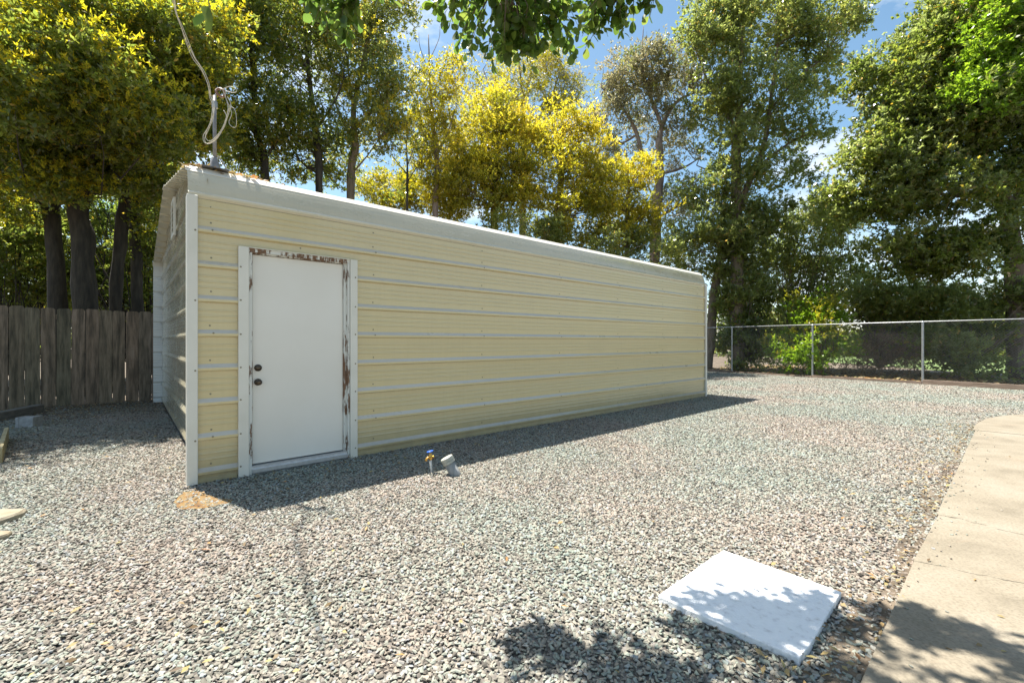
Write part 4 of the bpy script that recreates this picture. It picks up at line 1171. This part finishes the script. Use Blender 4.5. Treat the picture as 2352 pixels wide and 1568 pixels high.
tree('bush', 'spreading green bush behind the rightmost fence post', 'bush', [], [],
     [B(2200, 780, 15.8, 90, 55, 36), B(2180, 700, 16.4, 90, 45, 26), B(2250, 850, 15.2, 60, 30, 8), B(2350, 700, 15.6, 90, 70, 26)], 77, 'leaf_mid', 'leaf_bush', 'bark_brown', GI, flush=0.8, **HB)
# great tree at the right
RT = dict(crad=0.5, sprigs=38, per=8, L=0.125, W=0.07, up=0.35, flat=0.6)
tree('broadleaf_tree', 'great dark green broadleaf tree filling the right edge of the view', 'tree',
     tr(2340, 15.5, .30, (2335, 700, .27), (2325, 560, .24), (2300, 440, .2), (2240, 340, .14), (2200, 240, .08)),
     [lb(15.5, (2320, 520, .16), (2270, 430, .1), (2215, 350, .07), (2170, 290, .03)), lb(15.5, (2322, 520, .16), (2350, 380, .12), (2360, 200, .08), (2340, 40, .04)), lb(15.5, (2300, 440, .1), (2200, 450, .06), (2080, 430, .03)),
      lb(15.5, (2326, 560, .1), (2220, 560, .06), (2100, 590, .025)), lb(15.5, (2245, 345, .1), (2240, 240, .07), (2260, 130, .03))],
     [B(2080, 190, 15.4, 110, 100, 64), B(2200, 90, 15.4, 130, 110, 70), B(2180, 280, 15.0, 140, 100, 80), B(2060, 350, 15.2, 120, 90, 60), B(2000, 460, 15.8, 110, 60, 34), B(2150, 440, 15.0, 150, 70, 60),
      B(2310, 330, 14.6, 110, 110, 56), B(2100, 580, 15.6, 110, 60, 40), B(2230, 580, 15.2, 110, 60, 40), B(2330, 520, 15.0, 80, 90, 22)],
     81, 'leaf_dark', 'leaf_bush', 'bark_brown', 'big trees at the right', flush=0.6, **RT)
tree('broadleaf_tree', 'bright green broadleaf tree at the top right corner, in full sun', 'tree',
     tr(2560, 14.0, .28, (2540, 600, .25), (2500, 350, .2), (2450, 200, .12), (2380, 60, .05)),
     [lb(14, (2500, 360, .12), (2420, 280, .08), (2340, 220, .03))],
     [B(2310, 110, 13.6, 90, 90, 54), B(2290, 210, 13.4, 80, 50, 26), B(2420, 0, 14, 160, 110, 50), B(2450, 250, 14, 110, 130, 40), B(2260, 20, 14, 80, 60, 22)],
     82, 'leaf_fresh', 'leaf_mid', 'bark_brown', 'big trees at the right', flush=0.25, **RT)

# far-off wood that closes the view
rng = np.random.default_rng(91)
cl = []
for _ in range(520):
    a = rng.uniform(-1.05, 1.05); d = rng.uniform(36, 52)
    x, y = math.sin(a)*d*1.25, math.cos(a)*d*0.6 + 20
    top = 4.0 + 2.2*math.sin(a*7) + 1.5*math.sin(a*17+1)
    cl.append((x, y, rng.uniform(0.2, max(1.5, top))))
V, Q, mi, tint = leaves(np.array(cl), rng, crad=1.3, sprigs=46, per=7, L=0.34, W=0.17, flush=0.3)
wo = link('woods', np_quads('woods', V, Q, [M['leaf_dark'], M['leaf_mid']], mi, tint))
tag(wo, 'far wood seen through the nearer trees', None, None, 'stuff')

# ------------------------------------------------------------------ overhanging tree above the viewer
root = empty('overhanging_tree', (2.6, -2.6, 0))
tag(root, 'leafy tree hanging rounded leaves into the top of the view', 'tree')
off = Vector((2.6, -2.6, 0))
def tl(p): return Vector(p) - off
mb = MB(); mb.tube(smooth_path([tl((2.6, -2.6, -.1)), tl((2.5, -2.5, 1.2)), tl((2.3, -2.2, 2.4)), tl((1.9, -1.7, 3.3))], 5), list(np.linspace(.19, .12, 16)), 12); mb.obj('trunk', M['bark_brown'], root, True)
limb_pts = []
for pts, r in (([(1.9, -1.7, 3.3), (1.2, -.5, 4.2), (.6, .9, 4.4), (.2, 2.0, 4.15), (-.05, 2.75, 3.7)], .08), ([(1.2, -.5, 4.2), (1.3, 1.0, 4.3), (1.0, 2.0, 4.1), (.75, 2.6, 3.8)], .055),
               ([(.6, .9, 4.4), (-.3, 1.6, 4.3), (-.8, 2.3, 4.0), (-1.05, 2.7, 3.7)], .05), ([(1.2, -.5, 4.2), (-.4, 0.2, 4.2), (-1.0, .8, 3.4), (-.95, 1.15, 2.6)], .03)):
    sp_ = smooth_path([tl(p) for p in pts], 5)
    mb = MB(); mb.tube(sp_, list(np.linspace(r, r*0.16, len(sp_))), 8); mb.obj('branch', M['bark_brown'], root, True)
    limb_pts += [tuple(p) for p in sp_]
def leaf_mesh(seed):
    r2 = random.Random(seed)
    st = [(0.0, 0.06), (0.18, 0.55), (0.42, 0.92), (0.66, 1.0), (0.86, 0.7), (1.0, 0.04)]
    Ln, Wd = 0.062, 0.0205
    vs, fs = [(0, 0, 0)], []
    curl = r2.uniform(-.25, .5)
    vs = []
    for t, w in st:
        z = -curl*0.02*t*t
        for sgn in (-1, 0, 1):
            vs.append((t*Ln, sgn*w*Wd*r2.uniform(.93, 1.07), z + abs(sgn)*w*0.004))
    # petiole
    for i in range(len(st)-1):
        for j in range(2):
            fs.append((i*3+j, (i+1)*3+j, (i+1)*3+j+1, i*3+j+1))
    b = len(vs)
    vs += [(-0.018, -0.0008, 0.002), (-0.018, 0.0008, 0.002), (0.0, 0.0008, 0), (0.0, -0.0008, 0)]
    fs.append((b, b+3, b+2, b+1))
    me = bpy.data.meshes.new('leaf'); me.from_pydata(vs, [], fs); me.materials.append(M['big_leaf']); me.update()
    me.polygons.foreach_set('use_smooth', [True]*len(fs))
    return me
LM = [leaf_mesh(s) for s in range(5)]
LV = [np.array([v.co[:] for v in m.vertices]) for m in LM]
LQ = np.array([p.vertices[:] for p in LM[0].polygons])
rng = np.random.default_rng(17)
# twig tips: (centre, radii, twigs)
zones = [((-0.06, 2.85, 3.30), (0.34, 0.20, 0.26), 26), ((0.02, 2.85, 3.16), (0.14, 0.12, 0.12), 16), ((-0.30, 2.86, 3.42), (0.26, 0.2, 0.2), 24), ((0.36, 2.85, 3.36), (0.30, 0.20, 0.18), 46), ((0.72, 2.78, 3.36), (0.16, 0.16, 0.12), 18),
         ((-1.06, 2.62, 3.24), (0.17, 0.16, 0.14), 20), ((-0.80, 2.6, 3.50), (0.34, 0.22, 0.20), 34),
         ((-0.45, 2.60, 3.75), (0.35, 0.25, 0.25), 26), ((0.45, 2.55, 3.8), (0.7, 0.3, 0.25), 56), ((0.5, 1.4, 4.4), (1.4, 0.9, 0.4), 60), ((1.0, 0.0, 4.4), (1.7, 1.3, 0.6), 70), ((1.8, -1.6, 4.2), (1.6, 1.3, 0.8), 60),
         ((-1.5, 1.62, 4.2), (0.55, 0.4, 0.25), 30), ((-0.82, 1.2, 2.185), (0.02, 0.02, 0.02), 1)]
tw = MB(); mats_all = []
for c, r, nt in zones:
    for _ in range(nt):
        d_ = unit(rng.normal(size=(1, 3)))[0] * rng.uniform(.2, 1)**.45
        t = np.array(tl(np.array(c) + d_*np.array(r)))
        SPn = np.array(limb_pts); s_ = SPn[int(np.argmin(np.linalg.norm(SPn - t[None], axis=1)))]
        dirv = unit((t - s_ + rng.normal(size=3)*0.1 + np.array([0, 0, -.15]))[None])[0]
        e_ = t
        b_ = t - dirv*rng.uniform(.15, .3)
        tw.tube([s_, (s_+b_)/2 + rng.normal(size=3)*0.03, b_, e_], [.006, .004, .003, .0012], 4, False)
        for k in range(rng.integers(9, 17) if nt > 1 else 5):
            f = rng.uniform(0.0, 1.0)
            pos = b_ + (e_-b_)*f
            dl = unit((dirv*0.7 + rng.normal(size=3)*0.75 + np.array([0, 0, -.25]))[None])[0]
            nn = rng.normal(size=3)*0.7 + np.array([0, 0, 1.0]); nn = nn - dl*nn.dot(dl); nn /= np.linalg.norm(nn)
            yv = np.cross(nn, dl)
            s = rng.uniform(0.75, 1.25)*(1.0 if nt > 1 else 0.95)
            R = np.stack([dl, yv, nn], axis=1)*s
            mats_all.append((R, pos + dl*0.018*s))
tw_o = tw.obj('twigs', M['bark_brown'], root); tw_o['kind'] = 'stuff'
def view_size(pos):
    w = np.array(pos) + np.array(off); Y = w[1]
    if Y < 0.4: return 0
    x = w[0]/Y*FPX + CX; y = CY - (w[2]-CAM_H)/Y*FPX
    return 1/Y if (-20 < x < 2372 and -30 < y < 1600) else 0
order = sorted(range(len(mats_all)), key=lambda i: -view_size(mats_all[i][1]))
restV, restQ, restT = [], [], []
for rank, i in enumerate(order):
    R, pos = mats_all[i]
    k = i % 5
    if rank < 290 and view_size(pos) > 0:
        o = bpy.data.objects.new('leaf', LM[k]); COL.objects.link(o); o.parent = root
        m4 = Matrix([[*R[0], pos[0]], [*R[1], pos[1]], [*R[2], pos[2]], [0, 0, 0, 1]])
        o.matrix_local = m4
    else:
        b = sum(len(v) for v in restV)
        restV.append(LV[k] @ R.T + pos[None]); restQ.append(LQ + b); restT.append(np.full(len(LQ), rng.uniform()))
me = np_quads('foliage', np.concatenate(restV), np.concatenate(restQ), [M['big_leaf']], None, np.concatenate(restT))
o = link('foliage', me, root); o['kind'] = 'stuff'

# ------------------------------------------------------------------ gravel stones (one mass, instanced by geometry nodes)
rng = np.random.default_rng(3)
def in_poly(X, Y, poly):
    ins = np.zeros(len(X), bool)
    n = len(poly)
    for i in range(n):
        x0, y0 = poly[i][0], poly[i][1]; x1, y1 = poly[(i+1) % n][0], poly[(i+1) % n][1]
        c = ((y0 > Y) != (y1 > Y)) & (X < (x1-x0)*(Y-y0)/((y1-y0) if y1 != y0 else 1e-9) + x0)
        ins ^= c
    return ins
def scatter(x0, x1, y0, y1, sp):
    gx, gy = np.meshgrid(np.arange(x0, x1, sp), np.arange(y0, y1, sp*0.87))
    gx = gx + (np.arange(gx.shape[0]) % 2)[:, None]*sp*0.5
    X = gx.ravel() + rng.uniform(-.42, .42, gx.size)*sp; Y = gy.ravel() + rng.uniform(-.42, .42, gx.size)*sp
    return X, Y
Xs, Ys, Zs, Ss = [], [], [], []
for (y0, y1, sp, sc) in ((0.6, 5.0, 0.0182, 1.0), (5.0, 9.0, 0.0215, 1.12), (9.0, 20.0, 0.030, 1.45)):
    X, Y = scatter(-1.35*y1-0.6, 1.35*y1+0.6, y0, y1, sp)
    k = np.abs(X) < 1.3*Y + 0.7
    X, Y = X[k], Y[k]
    Xs.append(X); Ys.append(Y); Ss.append(np.full(len(X), sc)); Zs.append(rng.uniform(-.003, .009, len(X)))
X, Y, Zc, Sc = map(np.concatenate, (Xs, Ys, Zs, Ss))
sx = (X-SHED0.x)*AV.x + (Y-SHED0.y)*AV.y; sy = (X-SHED0.x)*PV.x + (Y-SHED0.y)*PV.y
keep = ~((sx > OV-0.02) & (sx < SL) & (sy > 0.02))
keep &= ~((sx > 0.5) & (sy > 0.02) & (sx < SL+0.2))                   # behind the shed: nothing seen
fx = (X-FP0.x)*FNRM.x + (Y-FP0.y)*FNRM.y
keep &= fx < -0.03
wx = (X-WF0.x)*WNRM.x + (Y-WF0.y)*WNRM.y
keep &= wx < 0.05
for poly in (slabA, slabB, slabC, slabD, [(p.x, p.y) for p in [G(x, y, ZT) for x, y in slab_px]], pad):
    keep &= ~(in_poly(X, Y, poly) & ((poly is not pad) | (rng.uniform(size=len(X)) < 0.5)))
keep &= ~((sx > 0.49) & (sx < 1.44) & (sy > -0.03))
keep &= ~(in_poly(X, Y, soilA) & (rng.uniform(size=len(X)) < np.clip(1.0 + 0.20*wx, 0.35, 0.9)))
keep &= ~(in_poly(X, Y, soilB) & (rng.uniform(size=len(X)) < 0.42))
X, Y, Zc, Sc = X[keep], Y[keep], Zc[keep], Sc[keep]
k = 110                                   # strays kicked onto the path
tt = rng.uniform(0, 1, k); dd = np.abs(rng.normal(size=k))*0.10 + 0.02
X = np.concatenate([X, E0.x + (E2.x-E0.x)*tt + edge_dir.y*dd]); Y = np.concatenate([Y, E0.y + (E2.y-E0.y)*tt - edge_dir.x*dd])
Zc = np.concatenate([Zc, np.full(k, PZ+0.003)]); Sc = np.concatenate([Sc, rng.uniform(.5, .9, k)])
pm = bpy.data.meshes.new('gravel')
pm.vertices.add(len(X)); pm.vertices.foreach_set('co', np.stack([X, Y, Zc], 1).astype(np.float32).ravel())
at = pm.attributes.new('size', 'FLOAT', 'POINT'); at.data.foreach_set('value', Sc.astype(np.float32))
pm.materials.append(M['stone_chip'])
pm.update()
gv = link('gravel', pm); tag(gv, 'loose crushed grey stone covering the yard', None, None, 'stuff')
ng = bpy.data.node_groups.new('gravel_scatter', 'GeometryNodeTree')
ng.interface.new_socket('Geometry', in_out='INPUT', socket_type='NodeSocketGeometry')
ng.interface.new_socket('Geometry', in_out='OUTPUT', socket_type='NodeSocketGeometry')
N_, K_ = ng.nodes, ng.links
gi, go = N_.new('NodeGroupInput'), N_.new('NodeGroupOutput')
ico = N_.new('GeometryNodeMeshIcoSphere'); ico.inputs['Radius'].default_value = 1.0; ico.inputs['Subdivisions'].default_value = 1
sm = N_.new('GeometryNodeSetMaterial'); sm.inputs['Material'].default_value = M['stone_chip']
spn = N_.new('GeometryNodeSetPosition')
nz = N_.new('ShaderNodeTexNoise'); nz.inputs['Scale'].default_value = 1.35; nz.inputs['Detail'].default_value = 1.0
sb = N_.new('ShaderNodeVectorMath'); sb.operation = 'SUBTRACT'; sb.inputs[1].default_value = (0.5, 0.5, 0.5)
sc_ = N_.new('ShaderNodeVectorMath'); sc_.operation = 'SCALE'; sc_.inputs['Scale'].default_value = 1.9
K_.new(nz.outputs['Color'], sb.inputs[0]); K_.new(sb.outputs[0], sc_.inputs[0]); K_.new(sc_.outputs[0], spn.inputs['Offset'])
K_.new(ico.outputs['Mesh'], spn.inputs['Geometry'])
K_.new(spn.outputs[0], sm.inputs['Geometry'])
iop = N_.new('GeometryNodeInstanceOnPoints')
rv = N_.new('FunctionNodeRandomValue'); rv.data_type = 'FLOAT_VECTOR'
rv.inputs[0].default_value = (0.0065, 0.0048, 0.0028); rv.inputs[1].default_value = (0.0178, 0.0112, 0.0065)
rr_ = N_.new('FunctionNodeRandomValue'); rr_.data_type = 'FLOAT_VECTOR'
rr_.inputs[0].default_value = (-0.5, -0.5, 0.0); rr_.inputs[1].default_value = (0.5, 0.5, 6.283); rr_.inputs['Seed'].default_value = 5
na = N_.new('GeometryNodeInputNamedAttribute'); na.data_type = 'FLOAT'; na.inputs['Name'].default_value = 'size'
vm = N_.new('ShaderNodeVectorMath'); vm.operation = 'SCALE'
K_.new(rv.outputs[0], vm.inputs[0]); K_.new(na.outputs['Attribute'], vm.inputs['Scale'])
K_.new(gi.outputs[0], iop.inputs['Points']); K_.new(sm.outputs[0], iop.inputs['Instance'])
K_.new(rr_.outputs[0], iop.inputs['Rotation']); K_.new(vm.outputs[0], iop.inputs['Scale'])
K_.new(iop.outputs[0], go.inputs[0])
md = gv.modifiers.new('scatter', 'NODES'); md.node_group = ng

# ------------------------------------------------------------------ fallen leaves
def litter(name, label, pts, L, W, mat, seed, tilt=0.35):
    r2 = np.random.default_rng(seed)
    n = len(pts)
    a = r2.uniform(0, 2*math.pi, n)
    D = unit(np.stack([np.cos(a), np.sin(a), r2.normal(size=n)*tilt*0.5], 1))
    Nn = np.stack([r2.normal(size=n)*tilt, r2.normal(size=n)*tilt, np.ones(n)], 1); Nn = unit(Nn - D*(Nn*D).sum(1, keepdims=True))
    V, Q = kites(pts, D, Nn, L*r2.uniform(.6, 1.3, n), W*r2.uniform(.7, 1.3, n), 0.18)
    o = link(name, np_quads(name, V, Q, [mat], None, r2.uniform(0, 1, n)))
    tag(o, label, None, None, 'stuff')
rng = np.random.default_rng(29)
pts = []
for _ in range(2800):        # under the board fence
    s = rng.uniform(-2.5, 4); d_ = abs(rng.normal())*1.6 + 0.03
    p = WF0 + WDIR*s - WNRM*d_; pts.append((p.x, p.y, rng.uniform(0.014, 0.03)))
for _ in range(420):         # along the path edge
    p = E0 + (E2-E0)*rng.uniform(-.1, 1.05) + Vector((-0.68, 0.73, 0))*abs(rng.normal())*0.22; pts.append((p.x, p.y, 0.02))
for _ in range(420):         # against the shed
    x = rng.uniform(0, SL); y = -abs(rng.normal())*0.35 - 0.03; p = SW(x, y); pts.append((p.x, p.y, rng.uniform(0.014, 0.03)))
for _ in range(90):
    p = G(rng.uniform(-50, 900), rng.uniform(1020, 1560)); pts.append((p.x, p.y, 0.022))
for _ in range(40):
    p = G(rng.uniform(900, 2100), rng.uniform(930, 1560)); pts.append((p.x, p.y, 0.022))
litter('fallen_leaves', 'dry yellow and brown leaves fallen on the gravel', np.array(pts), 0.042, 0.018, M['litter'], 1)
pts = []
for _ in range(9000):
    s = rng.uniform(-16, 8); d_ = rng.uniform(0.1, 7)
    p = FP0 + FDIR*s + FNRM*d_; pts.append((p.x, p.y, rng.uniform(-.015, .04)))
litter('leaf_litter', 'thick brown leaf litter beyond the chain link fence', np.array(pts), 0.16, 0.08, M['litter'], 2, 0.5)
pts = []
for _ in range(260):
    x = abs(rng.normal())*0.32 + 0.02; y = rng.uniform(0.10, 0.5)
    p = SW(x, y, roof_z(y) + rng.uniform(0.004, 0.02)); pts.append(tuple(p))
litter('roof_leaf_litter', 'dry leaves caught on the shed roof around the mast', np.array(pts), 0.07, 0.03, M['litter'], 3)
pts = [(G(x, y, PZ).x, G(x, y, PZ).y, PZ+0.004) for x, y in ((2170, 1487), (2256, 1482), (2298, 1496), (2130, 1290), (2240, 1330), (2310, 1420), (2170, 1105), (2320, 1050))]
litter('path_leaves', 'few small yellow leaves on the concrete path', np.array(pts), 0.03, 0.014, M['litter'], 4)
